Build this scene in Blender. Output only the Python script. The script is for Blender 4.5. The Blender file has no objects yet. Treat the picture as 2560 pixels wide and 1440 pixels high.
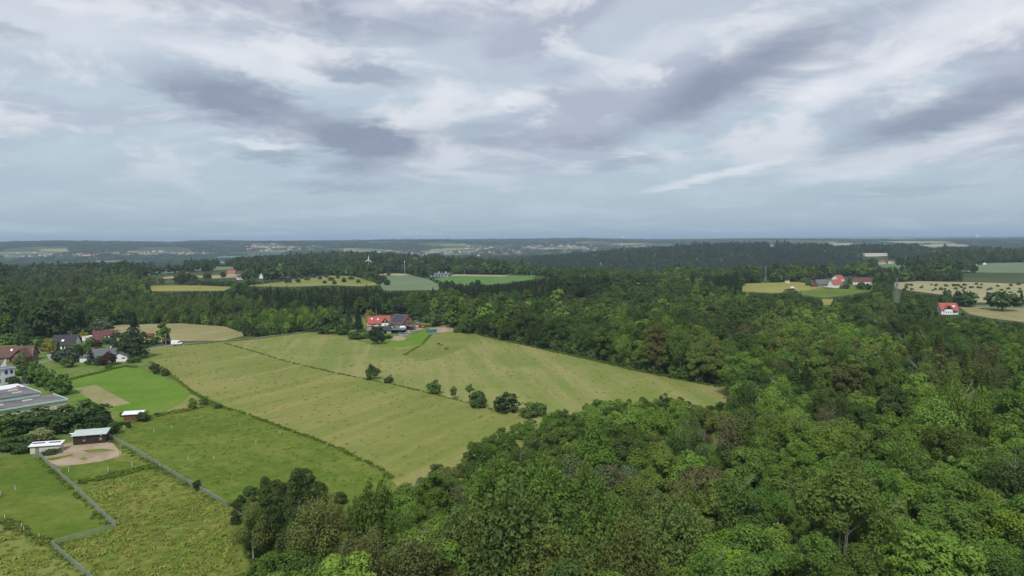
import bpy, bmesh, math, random
import numpy as np
from mathutils import Vector, Matrix
from mathutils.geometry import delaunay_2d_cdt

# ------------------------------------------------------------------ camera
SC = bpy.context.scene
COL = SC.collection
F, CX, CY, H, Y0 = 1750.0, 1280.0, 720.0, 62.0, 594.5      # pixels of the 2560 x 1440 photograph
PITCH = math.atan((CY - Y0) / F)
ROLL = 0.0066                                              # the photograph leans a little: its horizon rises to the right
cam = bpy.data.cameras.new('camera'); camo = bpy.data.objects.new('camera', cam); COL.objects.link(camo)
cam.sensor_width = 36.0; cam.lens = 36.0 * F / 2560.0
cam.clip_start = 1.0; cam.clip_end = 120000.0
camo.location = (0, 0, H); camo.rotation_euler = (Matrix.Rotation(math.pi / 2 - PITCH, 3, 'X') @ Matrix.Rotation(-ROLL, 3, 'Z')).to_euler()
SC.camera = camo

# ------------------------------------------------------------------ colour management, engine
SC.view_settings.view_transform = 'Standard'; SC.view_settings.look = 'None'
SC.view_settings.exposure = 0.36; SC.view_settings.gamma = 1.0
SC.view_settings.use_curve_mapping = False
SC.render.engine = 'CYCLES'
cy = SC.cycles
cy.use_denoising = True
cy.max_bounces = 4; cy.diffuse_bounces = 3; cy.glossy_bounces = 2; cy.transmission_bounces = 2
cy.volume_bounces = 0; cy.transparent_max_bounces = 4
cy.sample_clamp_indirect = 4.0
cy.use_fast_gi = False

# ------------------------------------------------------------------ node expression helper
class E:
    """a socket with arithmetic; every operation adds a Math node"""
    nt = None
    def __init__(s, sock): s.s = sock
    @staticmethod
    def op(kind, *a, clamp=False):
        n = E.nt.nodes.new('ShaderNodeMath'); n.operation = kind; n.use_clamp = clamp
        for i, x in enumerate(a):
            if isinstance(x, E): E.nt.links.new(x.s, n.inputs[i])
            else: n.inputs[i].default_value = x
        return E(n.outputs[0])
    def __add__(s, o): return E.op('ADD', s, o)
    def __radd__(s, o): return E.op('ADD', o, s)
    def __sub__(s, o): return E.op('SUBTRACT', s, o)
    def __rsub__(s, o): return E.op('SUBTRACT', o, s)
    def __mul__(s, o): return E.op('MULTIPLY', s, o)
    def __rmul__(s, o): return E.op('MULTIPLY', o, s)
    def __truediv__(s, o): return E.op('DIVIDE', s, o)
    def __rtruediv__(s, o): return E.op('DIVIDE', o, s)
def N(kind, **kw):
    n = E.nt.nodes.new(kind)
    for k, v in kw.items(): setattr(n, k, v)
    return n
def L(a, b): E.nt.links.new(a.s if isinstance(a, E) else a, b)
def smooth(x, a, b, lo=0.0, hi=1.0):
    n = N('ShaderNodeMapRange', interpolation_type='SMOOTHSTEP'); L(x, n.inputs['Value'])
    n.inputs['From Min'].default_value = a; n.inputs['From Max'].default_value = b
    n.inputs['To Min'].default_value = lo; n.inputs['To Max'].default_value = hi
    return E(n.outputs[0])
def xyz(x, y, z=0.0):
    n = N('ShaderNodeCombineXYZ')
    for i, q in enumerate((x, y, z)):
        if isinstance(q, E): L(q, n.inputs[i])
        else: n.inputs[i].default_value = q
    return n.outputs[0]
def noise(vec, scale, detail=4.0, rough=0.5, dist=0.0, color=False):
    n = N('ShaderNodeTexNoise'); n.inputs['Scale'].default_value = scale
    n.inputs['Detail'].default_value = detail; n.inputs['Roughness'].default_value = rough
    n.inputs['Distortion'].default_value = dist
    if vec is not None: L(vec, n.inputs['Vector'])
    return n.outputs['Color'] if color else E(n.outputs['Fac'])
def mixc(f, a, b):
    n = N('ShaderNodeMix', data_type='RGBA')
    if isinstance(f, E): L(f, n.inputs[0])
    else: n.inputs[0].default_value = f
    for i, q in ((6, a), (7, b)):
        if isinstance(q, (tuple, list)): n.inputs[i].default_value = (*q[:3], 1)
        else: L(q, n.inputs[i])
    return n.outputs[2]
def mulc(a, b):
    n = N('ShaderNodeMix', data_type='RGBA', blend_type='MULTIPLY'); n.inputs[0].default_value = 1
    for i, q in ((6, a), (7, b)):
        if isinstance(q, (tuple, list)): n.inputs[i].default_value = (*q[:3], 1)
        else: L(q, n.inputs[i])
    return n.outputs[2]
def vmul(vec, v):
    n = N('ShaderNodeVectorMath', operation='MULTIPLY'); L(vec, n.inputs[0]); n.inputs[1].default_value = v
    return n.outputs[0]

# ------------------------------------------------------------------ sky and sun
SUN_EL, SUN_AZ = math.radians(50), math.radians(-168)     # azimuth from +Y towards +X: high, behind the camera
W = bpy.data.worlds.new('World'); SC.world = W; W.use_nodes = True
E.nt = W.node_tree; E.nt.nodes.clear()
def sky_deg(px, py):
    u, v = px - CX, CY - py; u, v = u + v * ROLL, v - u * ROLL
    d = Vector((u / F, 0, 0)) + Vector((0, math.cos(PITCH), -math.sin(PITCH))) + v / F * Vector((0, math.sin(PITCH), math.cos(PITCH)))
    d.normalize()
    return math.degrees(math.atan2(d.x, d.y)), math.degrees(math.asin(d.z))
tc = N('ShaderNodeTexCoord'); sep = N('ShaderNodeSeparateXYZ'); L(tc.outputs['Generated'], sep.inputs[0])
dx, dy, dz0 = (E(sep.outputs[i]) for i in range(3))
dz = E.op('MAXIMUM', dz0, 0.0)
az = E.op('ARCTAN2', dx, dy) * 57.2958; el = E.op('ARCSINE', dz) * 57.2958
k = 1.0 / (dz + 0.16)
zc = E.op('SQRT', dz + 0.003)
plane = xyz(dx * 2.6, dy * 2.6, zc * 4.6)
warpc = noise(plane, 2.2, 8.0, 0.6, color=True)
ws = N('ShaderNodeSeparateXYZ'); L(warpc, ws.inputs[0])
wx, wy = E(ws.outputs[0]) - 0.5, E(ws.outputs[1]) - 0.5
wisp = noise(vmul(plane, (1.0, 1.0, 1.3)), 3.4, 9.0, 0.6, 0.6)
wsp = wisp - 0.5
fine = noise(vmul(plane, (1.0, 1.0, 1.6)), 9.0, 7.0, 0.62, 0.3) - 0.5
pos = xyz(az + wx * 3.6 + wsp * 3.4 + fine * 3.2, el + wy * 1.8 + wsp * 1.9 + fine * 1.7, 0.0)
def blob(px, py, rx, ry, rot, amt, edge=0.3):
    a, e = sky_deg(px, py)
    m = N('ShaderNodeMapping', vector_type='TEXTURE'); L(pos, m.inputs[0])
    m.inputs['Location'].default_value = (a, e, 0); m.inputs['Rotation'].default_value = (0, 0, math.radians(rot))
    m.inputs['Scale'].default_value = (rx / 30.5, ry / 30.5, 1)
    ln = N('ShaderNodeVectorMath', operation='LENGTH'); L(m.outputs[0], ln.inputs[0])
    return smooth(E(ln.outputs['Value']), 1.2, edge, 0.0, amt)
def addall(lst):
    r = lst[0]
    for q in lst[1:]: r = r + q
    return E.op('MINIMUM', r, 1.0)
dark = addall([blob(590, 250, 205, 62, -12, 1.0), blob(910, 350, 175, 62, -6, 1.15), blob(880, 420, 90, 30, 0, .5),
               blob(1830, 195, 340, 62, 22, .95), blob(2380, 278, 300, 40, 13, .9), blob(920, 185, 150, 30, -8, .6),
               blob(760, 30, 240, 42, -12, .55), blob(1050, 70, 120, 40, 0, .35), blob(1440, 350, 150, 24, 4, .45),
               blob(1560, 405, 120, 20, 4, .4), blob(690, 392, 110, 20, -4, .55), blob(45, 82, 60, 18, -4, .4),
               blob(1200, 330, 200, 40, 0, .4), blob(860, 465, 170, 18, 0, .4), blob(2250, 480, 200, 14, 2, .25)])
lite = addall([blob(640, 150, 250, 50, -10, .7), blob(2130, 205, 170, 40, 20, .75), blob(1790, 440, 190, 13, 12, .6),
               blob(2430, 45, 190, 60, 10, .7), blob(1310, 245, 60, 36, 0, .6), blob(2240, 390, 280, 34, 12, .45),
               blob(1170, 235, 170, 30, -4, .4), blob(1620, 130, 220, 40, 18, .35), blob(120, 60, 240, 70, 0, .35),
               blob(660, 355, 100, 14, -4, .5), blob(1000, 20, 160, 30, 5, .4)])
rampn = N('ShaderNodeValToRGB'); L(el * (1 / 40.0), rampn.inputs[0])
cr = rampn.color_ramp
for i, (p, c) in enumerate([(0.0, (.35, .45, .535)), (.05, (.39, .505, .585)), (.2, (.475, .565, .645)), (.45, (.53, .58, .665)), (1.0, (.50, .57, .66))]):
    e = cr.elements[i] if i < 2 else cr.elements.new(p)
    e.position = p; e.color = (*c, 1)
skyt = N('ShaderNodeTexSky', sky_type='NISHITA'); skyt.sun_disc = False
skyt.sun_elevation = SUN_EL; skyt.sun_rotation = SUN_AZ; skyt.altitude = 200; skyt.dust_density = 2.0
SKY_S = 0.1
nish = N('ShaderNodeVectorMath', operation='SCALE'); L(skyt.outputs[0], nish.inputs[0]); nish.inputs['Scale'].default_value = SKY_S
up = smooth(el, 1.5, 9.0)
n2 = noise(vmul(plane, (1.0, 1.0, 1.3)), 2.3, 9.0, 0.58, 0.5)
n3 = noise(vmul(plane, (0.8, 0.8, 1.4)), 1.5, 8.0, 0.56, 0.6)
c = mixc(0.12, rampn.outputs[0], nish.outputs[0])
leftness = smooth(az, -18.0, -36.0) * 0.55
c = mixc(smooth(wisp, 0.42, 0.72) * 0.35, c, (.56, .66, .74))
c = mixc(smooth(n3 + fine * .12, 0.44, 0.60) * up * (1.0 - leftness), c, (.41, .455, .56))
c = mixc(smooth(n2 + fine * .16, 0.48, 0.64) * up * 0.85, c, (.70, .725, .775))
c = mixc(lite * (0.45 + wisp * 0.9), c, (.78, .80, .85))
c = mixc(dark * (0.52 + wisp * 0.85), c, (.258, .308, .405))
inv = N('ShaderNodeVectorMath', operation='SCALE'); L(c, inv.inputs[0]); inv.inputs['Scale'].default_value = 1 / SKY_S
bg = N('ShaderNodeBackground'); L(inv.outputs[0], bg.inputs[0]); bg.inputs[1].default_value = SKY_S * .84
L(bg.outputs[0], N('ShaderNodeOutputWorld').inputs[0])
W.cycles.sampling_method = 'MANUAL'; W.cycles.sample_map_resolution = 512

sun = bpy.data.lights.new('sun', 'SUN'); suno = bpy.data.objects.new('sun', sun); COL.objects.link(suno)
sun.energy = 2.7; sun.angle = math.radians(10); sun.color = (1.0, .96, .90)
sdir = Vector((math.sin(SUN_AZ) * math.cos(SUN_EL), math.cos(SUN_AZ) * math.cos(SUN_EL), math.sin(SUN_EL)))
suno.rotation_euler = sdir.to_track_quat('Z', 'Y').to_euler()
suno.location = (0, -50, 200)

# ------------------------------------------------------------------ terrain and pixel helpers
PX = np.array
def az_of(px): return np.arctan((px - CX) / F)
E_X = az_of(PX([-400, 0, 400, 520, 700, 850, 1050, 1250, 1400, 1520, 1700, 1900, 2100, 2200, 2400, 3000.]))
E_D = PX([1560, 1560, 1580, 1780, 2050, 2300, 1830, 1300, 1020, 960, 970, 1020, 1120, 1300, 1900, 2100.])
V_X = az_of(PX([-400, 400, 1300, 2100, 2300, 3000.])); V_D = PX([-70, -66, -58, -45, -26, -22.])
R_X = az_of(PX([-400, 0, 400, 700, 1000, 1110, 1300, 1500, 1650, 2100, 3000.])); R_Z = PX([38, 40, 36, 26, 22, 28, 27, 24, 8, 5, 6.])
P_X = az_of(PX([-400, 800, 1200, 1700, 2100, 2600, 3000.])); P_Z = PX([-10, -5, 0, 10, 15, 20, 20.])
def sstep(a, b, x):
    t = np.clip((x - a) / (b - a), 0, 1); return t * t * (3 - 2 * t)
def hgt(x, y):
    x = np.asarray(x, float); y = np.asarray(y, float)
    d = np.hypot(x, y); a = np.arctan2(x, y); a = np.clip(a, E_X[0], E_X[-1])
    e = np.interp(a, E_X, E_D); v = np.interp(a, V_X, V_D); r = np.interp(a, R_X, R_Z); p = np.interp(a, P_X, P_Z)
    z = v * sstep(e, e + 620, d)
    z = z + (r - v) * sstep(4600, 7200, d)
    z = z + (p - r) * sstep(9500, 24000, d)
    hx, hy = 2750 * np.sin(az_of(1840.)), 2750 * np.cos(az_of(1840.))
    q = ((x - hx) / 760) ** 2 + ((y - hy) / 620) ** 2
    z = z + 66 * np.exp(-q)
    z = z + 9 * sstep(2500, 6000, d) * (np.sin(x / 610 + .7) * np.cos(y / 830 + 1.1) + .6 * np.sin(x / 270 + y / 400))
    z = z + .7 * (np.sin(x / 46 + 1) * np.cos(y / 63 + .4)) * sstep(150, 260, d) * (1 - sstep(900, 1400, d))
    return z
FWD = np.array([0, math.cos(PITCH), -math.sin(PITCH)]); UP = np.array([0, math.sin(PITCH), math.cos(PITCH)])
def ray(px, py):
    u, v = px - CX, CY - py; u, v = u + v * ROLL, v - u * ROLL
    return np.array([u / F, 0, 0]) + FWD + v / F * UP
HAZE = 7.5e-5
TS = np.geomspace(40, 40000, 4000)
def G(px, py, lift=0.0):
    """where the ray through a pixel meets the ground (or a surface lifted above it)"""
    r = ray(px, py); pts = np.array([0, 0, H]) + TS[:, None] * r
    below = pts[:, 2] < hgt(pts[:, 0], pts[:, 1]) + lift
    i = int(np.argmax(below)) if below.any() else len(TS) - 1
    lo, hi = TS[max(i - 1, 0)], TS[i]
    for _ in range(18):
        m = (lo + hi) / 2; p = np.array([0, 0, H]) + m * r
        if p[2] < hgt(p[0], p[1]) + lift: hi = m
        else: lo = m
    p = np.array([0, 0, H]) + hi * r
    return Vector((p[0], p[1], float(hgt(p[0], p[1]))))
def proj(x, y, z):
    x, y, z = np.asarray(x), np.asarray(y), np.asarray(z) - H
    dep = y * FWD[1] + z * FWD[2]; u = y * UP[1] + z * UP[2]
    a, b = F * x / dep, F * u / dep
    return CX + a - b * ROLL, CY - b - a * ROLL
def mpp(p): return math.hypot(p.x, p.y) / F                 # metres for one photograph pixel at a place

# ------------------------------------------------------------------ materials
MATS = {}
def newmat(name):
    m = bpy.data.materials.new(name); m.use_nodes = True; E.nt = m.node_tree; E.nt.nodes.clear(); MATS[name] = m
    return m
def out(sh): L(sh, N('ShaderNodeOutputMaterial').inputs[0])
def bsdf(color, rough=.8, spec=.3, metal=0.0, bump=None, bstr=.4, bdist=.05):
    b = N('ShaderNodeBsdfPrincipled')
    if isinstance(color, (tuple, list)): b.inputs['Base Color'].default_value = (*color, 1)
    else: L(color, b.inputs['Base Color'])
    b.inputs['Roughness'].default_value = rough; b.inputs['Metallic'].default_value = metal
    b.inputs['Specular IOR Level'].default_value = spec
    if bump is not None:
        bn = N('ShaderNodeBump'); bn.inputs['Strength'].default_value = bstr; bn.inputs['Distance'].default_value = bdist
        L(bump, bn.inputs['Height']); L(bn.outputs[0], b.inputs['Normal'])
    return b.outputs[0]
def gpos(): return N('ShaderNodeNewGeometry').outputs['Position']
def opos(): return N('ShaderNodeTexCoord').outputs['Object']
def plain(name, color, rough=.7, var=.18, scale=1.5, metal=0.0, spec=.3):
    newmat(name); p = opos(); n = noise(p, scale, 5, .6); f = noise(p, scale * 9, 3, .6)
    c = mixc(smooth(n * .6 + f * .4, .32, .68), tuple(q * (1 - var) for q in color), tuple(min(1, q * (1 + var)) for q in color))
    out(bsdf(c, rough, spec, metal, f, .25, .02)); return MATS[name]
def grass(name, c1, c2, c3, scale=.02, streak=None, amt=.6, mottle=1.0):
    """meadow ground: large patches, streaks along the mowing direction, small tussock mottling"""
    newmat(name); p = gpos()
    a = noise(p, scale, 5, .6, .4)
    if streak is not None:
        mp = N('ShaderNodeMapping'); L(p, mp.inputs[0]); mp.inputs['Rotation'].default_value = (0, 0, math.radians(-streak))
        s = noise(vmul(mp.outputs[0], (.006, .11, .0)), 1.0, 7, .62, .25)
    else: s = noise(p, scale * 4.0, 5, .62)
    f = noise(p, .35, 5, .65); g = noise(p, 2.0, 2, .6)
    c = mixc(smooth(a * .55 + s * .45, .40, .60), c1, c2)
    c = mixc(smooth(s, .52, .74) * amt, c, c3)
    t = smooth(f * .65 + g * .35, .34, .68, 1 - .2 * mottle, 1 + .16 * mottle)
    c = mulc(c, xyz(t, t, t))
    out(bsdf(c, .95, .1, 0, f, .35, .3)); return MATS[name]
def foliage(name, trans=.3):
    newmat(name)
    at = N('ShaderNodeAttribute', attribute_type='INSTANCER', attribute_name='tint')
    v = N('ShaderNodeAttribute', attribute_type='GEOMETRY', attribute_name='v')
    t = E(v.outputs['Fac']) * 0.34 + 0.84
    c = mulc(at.outputs['Color'], xyz(t * 1.03, t, t * .92))
    d = N('ShaderNodeBsdfDiffuse'); L(c, d.inputs[0])
    tr = N('ShaderNodeBsdfTranslucent'); L(mulc(c, (1.1, 1.15, .6)), tr.inputs[0])
    mx = N('ShaderNodeMixShader'); mx.inputs[0].default_value = trans
    L(d.outputs[0], mx.inputs[1]); L(tr.outputs[0], mx.inputs[2]); out(mx.outputs[0]); return MATS[name]
M_LEAF = foliage('leaves')
M_BARK = plain('bark', (.11, .09, .068), .9, .35, 2)
M_BIRCH = plain('birch_bark', (.27, .26, .23), .8, .4, 3)
M_TWIG = plain('bare_twigs', (.165, .148, .12), .9, .25, 2)

# ------------------------------------------------------------------ object helpers
def tag(o, label=None, cat=None, group=None, kind=None):
    for kk, v in (('label', label), ('category', cat), ('group', group), ('kind', kind)):
        if v: o[kk] = v
    return o
def link(name, data, parent=None):
    o = bpy.data.objects.new(name, data); COL.objects.link(o)
    if parent is not None: o.parent = parent
    return o
def thing(name, label, cat, loc=(0, 0, 0), rz=0.0, group=None):
    o = link(name, None); o.location = loc; o.rotation_euler = (0, 0, rz); o.empty_display_size = .5
    return tag(o, label, cat, group)
class MB:
    def __init__(s): s.v = []; s.f = []; s.mi = []
    def add(s, vs, fs, mi=0):
        o = len(s.v); s.v += [tuple(q) for q in vs]; s.f += [tuple(i + o for i in f) for f in fs]; s.mi += [mi] * len(fs); return s
    def box(s, c, sz, rz=0.0, mi=0):
        x, y, z = sz[0] / 2, sz[1] / 2, sz[2] / 2; cs, sn = math.cos(rz), math.sin(rz)
        vs = [(c[0] + a * x * cs - b * y * sn, c[1] + a * x * sn + b * y * cs, c[2] + d * z) for d in (-1, 1) for b in (-1, 1) for a in (-1, 1)]
        return s.add(vs, [(0, 2, 3, 1), (4, 5, 7, 6), (0, 1, 5, 4), (2, 6, 7, 3), (0, 4, 6, 2), (1, 3, 7, 5)], mi)
    def prism(s, poly, z0, z1, mi=0):
        n = len(poly)
        vs = [(x, y, z0) for x, y in poly] + [(x, y, z1) for x, y in poly]
        return s.add(vs, [tuple(range(n))[::-1], tuple(range(n, 2 * n))] + [(i, (i + 1) % n, n + (i + 1) % n, n + i) for i in range(n)], mi)
    def prof(s, poly, x0, x1, mi=0):
        """profile in (y, z), extruded along x"""
        n = len(poly)
        vs = [(x0, y, z) for y, z in poly] + [(x1, y, z) for y, z in poly]
        return s.add(vs, [tuple(range(n)), tuple(range(n, 2 * n))[::-1]] + [(i, n + i, n + (i + 1) % n, (i + 1) % n) for i in range(n)], mi)
    def tube(s, pts, rad, n=6, mi=0, cap=True):
        vs, fs = [], []
        for i, p in enumerate(pts):
            p = Vector(p); t = (Vector(pts[min(i + 1, len(pts) - 1)]) - Vector(pts[max(i - 1, 0)])).normalized()
            u = t.orthogonal().normalized() if abs(t.z) < .9 else Vector((1, 0, 0)); w = t.cross(u).normalized(); u = w.cross(t)
            for j in range(n):
                a = 2 * math.pi * j / n; vs.append(p + rad[i] * (math.cos(a) * u + math.sin(a) * w))
        for i in range(len(pts) - 1):
            for j in range(n):
                fs.append((i * n + j, i * n + (j + 1) % n, (i + 1) * n + (j + 1) % n, (i + 1) * n + j))
        if cap: fs += [tuple(range(n))[::-1], tuple(range((len(pts) - 1) * n, len(pts) * n))]
        return s.add(vs, fs, mi)
    def mesh(s, name, mats):
        m = bpy.data.meshes.new(name); m.from_pydata(s.v, [], s.f)
        for q in (mats if isinstance(mats, (list, tuple)) else [mats]): m.materials.append(q)
        if any(s.mi): m.polygons.foreach_set('material_index', s.mi)
        bm = bmesh.new(); bm.from_mesh(m); bmesh.ops.recalc_face_normals(bm, faces=bm.faces); bm.to_mesh(m); bm.free()
        return m
    def build(s, name, mats, parent=None): return link(name, s.mesh(name, mats), parent)
def sheet(name, pix, mat, off=.02, step=None, lift=0.0, ground_pts=None):
    """a ground sheet: outline given by pixels (or ground points), draped over the terrain"""
    pts = ground_pts or [G(x, y, lift) for x, y in pix]
    P2 = [Vector((p.x, p.y)) for p in pts]
    # resample the outline so that it bends with the ground
    ed, ring = [], []
    dm = sum(q.length for q in P2) / len(P2); st = step or max(6.0, dm * .03)
    for i in range(len(P2)):
        a, b = P2[i], P2[(i + 1) % len(P2)]; n = max(1, min(40, int((b - a).length / st)))
        for j in range(n): ring.append(a.lerp(b, j / n))
    ed = [(i, (i + 1) % len(ring)) for i in range(len(ring))]
    arr = np.array([[q.x, q.y] for q in ring]); x0, y0 = arr.min(0); x1, y1 = arr.max(0)
    st2 = max(st, (x1 - x0) / 60, (y1 - y0) / 60)
    gx, gy = np.meshgrid(np.arange(x0 + st2 / 2, x1, st2), np.arange(y0 + st2 / 2, y1, st2))
    gx, gy = gx.ravel(), gy.ravel(); ins = inpoly(gx, gy, arr)
    allp = ring + [Vector((a, b)) for a, b in zip(gx[ins], gy[ins])]
    v, e, f, *_ = delaunay_2d_cdt(allp, ed, [], 1, 1e-4)
    va = np.array([[q.x, q.y] for q in v]); z = hgt(va[:, 0], va[:, 1]) + off
    m = bpy.data.meshes.new(name); m.from_pydata([(a[0], a[1], zz) for a, zz in zip(va, z)], [], f); m.materials.append(mat)
    for pl in m.polygons:
        if pl.normal.z < 0: pl.flip()
    o = link(name, m); o['kind'] = 'structure'
    return o
def inpoly(x, y, poly):
    x = np.asarray(x); y = np.asarray(y); ins = np.zeros(x.shape, bool); n = len(poly)
    for i in range(n):
        x1, y1 = poly[i]; x2, y2 = poly[(i + 1) % n]
        if y1 == y2: continue
        cnd = ((y1 > y) != (y2 > y)) & (x < (x2 - x1) * (y - y1) / (y2 - y1) + x1)
        ins ^= cnd
    return ins
def ribbon(name, pix, width, mat, off=.03, smoothn=6):
    g = [G(x, y) for x, y in pix]; ctr = []
    for i in range(len(g) - 1):
        p0, p1, p2, p3 = g[max(i - 1, 0)], g[i], g[i + 1], g[min(i + 2, len(g) - 1)]
        for j in range(smoothn):
            t = j / smoothn
            ctr.append(.5 * ((2 * p1) + (p2 - p0) * t + (2 * p0 - 5 * p1 + 4 * p2 - p3) * t * t + (3 * p1 - p0 - 3 * p2 + p3) * t ** 3))
    ctr.append(g[-1]); vs = []
    for i, p in enumerate(ctr):
        t = ctr[min(i + 1, len(ctr) - 1)] - ctr[max(i - 1, 0)]; nrm = Vector((-t.y, t.x, 0)).normalized() * width / 2
        for s in (-1, 1):
            q = p + nrm * s; vs.append((q.x, q.y, float(hgt(q.x, q.y)) + off))
    m = bpy.data.meshes.new(name); m.from_pydata(vs, [], [(2 * i, 2 * i + 1, 2 * i + 3, 2 * i + 2) for i in range(len(ctr) - 1)]); m.materials.append(mat)
    for pl in m.polygons:
        if pl.normal.z < 0: pl.flip()
    o = link(name, m); o['kind'] = 'structure'; return o, ctr

# ------------------------------------------------------------------ ground
newmat('forest_floor'); p_ = gpos()
sp_ = N('ShaderNodeSeparateXYZ'); L(p_, sp_.inputs[0])
d2 = E.op('SQRT', E(sp_.outputs[0]) * E(sp_.outputs[0]) + E(sp_.outputs[1]) * E(sp_.outputs[1]))
wood = mixc(smooth(noise(p_, .01, 6, .6), .35, .65), (.036, .055, .018), (.065, .082, .028))
wood = mixc(smooth(d2, 520, 380), wood, mixc(smooth(noise(p_, .06, 5, .6), .35, .65), (.075, .115, .024), (.12, .145, .04)))
vo = N('ShaderNodeTexVoronoi'); L(vmul(p_, (.0026, .0042, 0)), vo.inputs['Vector']); vo.inputs['Scale'].default_value = 1.0; vo.inputs['Randomness'].default_value = 1.0
vsep = N('ShaderNodeSeparateColor'); L(vo.outputs['Color'], vsep.inputs[0])
fieldc = mixc(E(vsep.outputs[0]), (.10, .14, .045), (.24, .23, .10))
isf = smooth(E(vsep.outputs[1]), .66, .69) * smooth(d2, 4200, 5200)
out(bsdf(mixc(isf, wood, fieldc), .95, .1))
azs = np.unique(np.concatenate([np.radians(np.arange(-180, -54, 3.0)), np.radians(np.arange(-54, 54, .3)), np.radians(np.arange(54, 180, 3.0))]))
rds = np.concatenate([[8.0, 20, 35], np.geomspace(50, 33000, 190)])
AA, RR = np.meshgrid(azs, rds); X, Y = RR * np.sin(AA), RR * np.cos(AA); Z = hgt(X, Y)
na, nr = len(azs), len(rds)
vs = np.stack([X.ravel(), Y.ravel(), Z.ravel()], 1)
ii, jj = np.meshgrid(np.arange(nr - 1), np.arange(na), indexing='ij'); j2 = (jj + 1) % na
quads = np.stack([ii * na + jj, (ii + 1) * na + jj, (ii + 1) * na + j2, ii * na + j2], -1).reshape(-1, 4)
def np_mesh(name, verts, faces, mats, mi=None, vattr=None, smooth_sh=False):
    m = bpy.data.meshes.new(name); nf, kk = faces.shape
    m.vertices.add(len(verts)); m.vertices.foreach_set('co', verts.astype(np.float32).ravel())
    m.loops.add(nf * kk); m.loops.foreach_set('vertex_index', faces.astype(np.int32).ravel())
    m.polygons.add(nf); m.polygons.foreach_set('loop_start', (np.arange(nf) * kk).astype(np.int32))
    try: m.polygons.foreach_set('loop_total', np.full(nf, kk, np.int32))
    except Exception: pass
    for q in mats: m.materials.append(q)
    if mi is not None: m.polygons.foreach_set('material_index', mi.astype(np.int32))
    if vattr is not None:
        a = m.attributes.new('v', 'FLOAT', 'FACE'); a.data.foreach_set('value', vattr.astype(np.float32))
    m.polygons.foreach_set('use_smooth', np.full(nf, smooth_sh)); m.update(calc_edges=True); return m
gm = np_mesh('ground', vs, quads[:, ::-1], [MATS['forest_floor']], smooth_sh=True)
if gm.polygons[5000].normal.z < 0: gm.flip_normals()
ground = link('ground', gm); tag(ground, kind='structure')

# ------------------------------------------------------------------ fields (visible outlines in photograph pixels)
FIELDS = {}
def field(name, pix, mat, off=.03, block=True, draw=None, **kw):
    """pix: the outline the photograph shows free of trees; draw: the sheet itself where it runs on under trees"""
    if block: FIELDS.setdefault(name, []).append(np.array(pix, float))
    return sheet(name, draw or pix, MATS[mat], off, **kw)
grass('hay_meadow', (.14, .175, .036), (.215, .212, .066), (.25, .225, .098), .012, 62, .5, .55)
grass('hay_meadow_pale', (.145, .185, .042), (.23, .225, .08), (.26, .23, .115), .012, 100, .5, .55)
grass('pasture', (.078, .128, .014), (.125, .162, .026), (.175, .17, .05), .03, None, .4)
grass('rough_pasture', (.095, .138, .018), (.155, .175, .036), (.21, .195, .07), .05, None, .5, 1.6)
grass('paddock_green', (.085, .175, .014), (.125, .195, .024), (.15, .18, .05), .02, None, .35, .6)
grass('short_paddock', (.125, .165, .034), (.165, .19, .048), (.19, .19, .07), .03, 20, .4, .6)
grass('lawn', (.085, .155, .022), (.14, .18, .045), (.18, .18, .08), .04, None, .4, .6)
grass('tan_field', (.21, .20, .085), (.28, .245, .125), (.19, .18, .08), .02, 75, .5, .6)
grass('crop_teal', (.11, .16, .08), (.135, .18, .095), (.10, .145, .07), .01, 60, .4, .4)
grass('crop_green', (.075, .16, .03), (.10, .18, .045), (.13, .18, .06), .01, 80, .3, .4)
grass('crop_yellow', (.20, .20, .045), (.25, .235, .065), (.17, .18, .04), .01, 85, .4, .4)
grass('crop_pale', (.25, .24, .12), (.31, .28, .16), (.20, .21, .09), .008, 85, .4, .4)
newmat('sand'); p_ = gpos(); n_ = noise(p_, .16, 6, .65, .5); f_ = noise(p_, 1.6, 4, .6)
out(bsdf(mixc(smooth(n_ * .7 + f_ * .3, .4, .62), (.36, .28, .20), (.25, .195, .135)), .95, .1, 0, f_, .4, .08))
newmat('asphalt'); p_ = gpos(); n_ = noise(p_, .3, 5, .6); f_ = noise(p_, 4, 3, .6)
out(bsdf(mixc(smooth(n_, .35, .7), (.15, .155, .16), (.215, .215, .215)), .9, .2, 0, f_, .2, .02))
newmat('gravel'); p_ = gpos(); n_ = noise(p_, .25, 5, .6); f_ = noise(p_, 3, 3, .6)
out(bsdf(mixc(smooth(n_ * .6 + f_ * .4, .35, .65), (.22, .205, .185), (.33, .305, .27)), .95, .1, 0, f_, .4, .05))

field('meadow', [(362, 872), (430, 863), (540, 854), (640, 845), (768, 829), (830, 838), (880, 847), (930, 862), (1000, 860), (1055, 842), (1075, 833), (1130, 831), (1200, 837),
                 (1300, 860), (1400, 881), (1500, 903), (1600, 927), (1700, 950), (1800, 968), (1830, 985), (1800, 1000), (1690, 985), (1600, 992), (1500, 990), (1450, 1000), (1400, 1015), (1300, 1045),
                 (1250, 1060), (1190, 1100), (1110, 1145), (1010, 1185), (978, 1200), (950, 1172), (850, 1122), (700, 1067), (590, 1027), (490, 981), (420, 931), (378, 905)], 'hay_meadow', draw=[(362, 872), (430, 863), (540, 854), (640, 845), (768, 829), (830, 838), (880, 847), (930, 862), (1000, 860), (1055, 842), (1075, 829), (1130, 826), (1200, 830),
                 (1300, 853), (1400, 874), (1500, 896), (1600, 920), (1700, 942), (1820, 958), (1900, 985), (1900, 1070), (1600, 1090), (1400, 1120), (1200, 1180), (1060, 1240), (1000, 1222), (978, 1200), (950, 1172), (850, 1122), (700, 1067), (590, 1027), (490, 981), (420, 931), (378, 905)])
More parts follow.
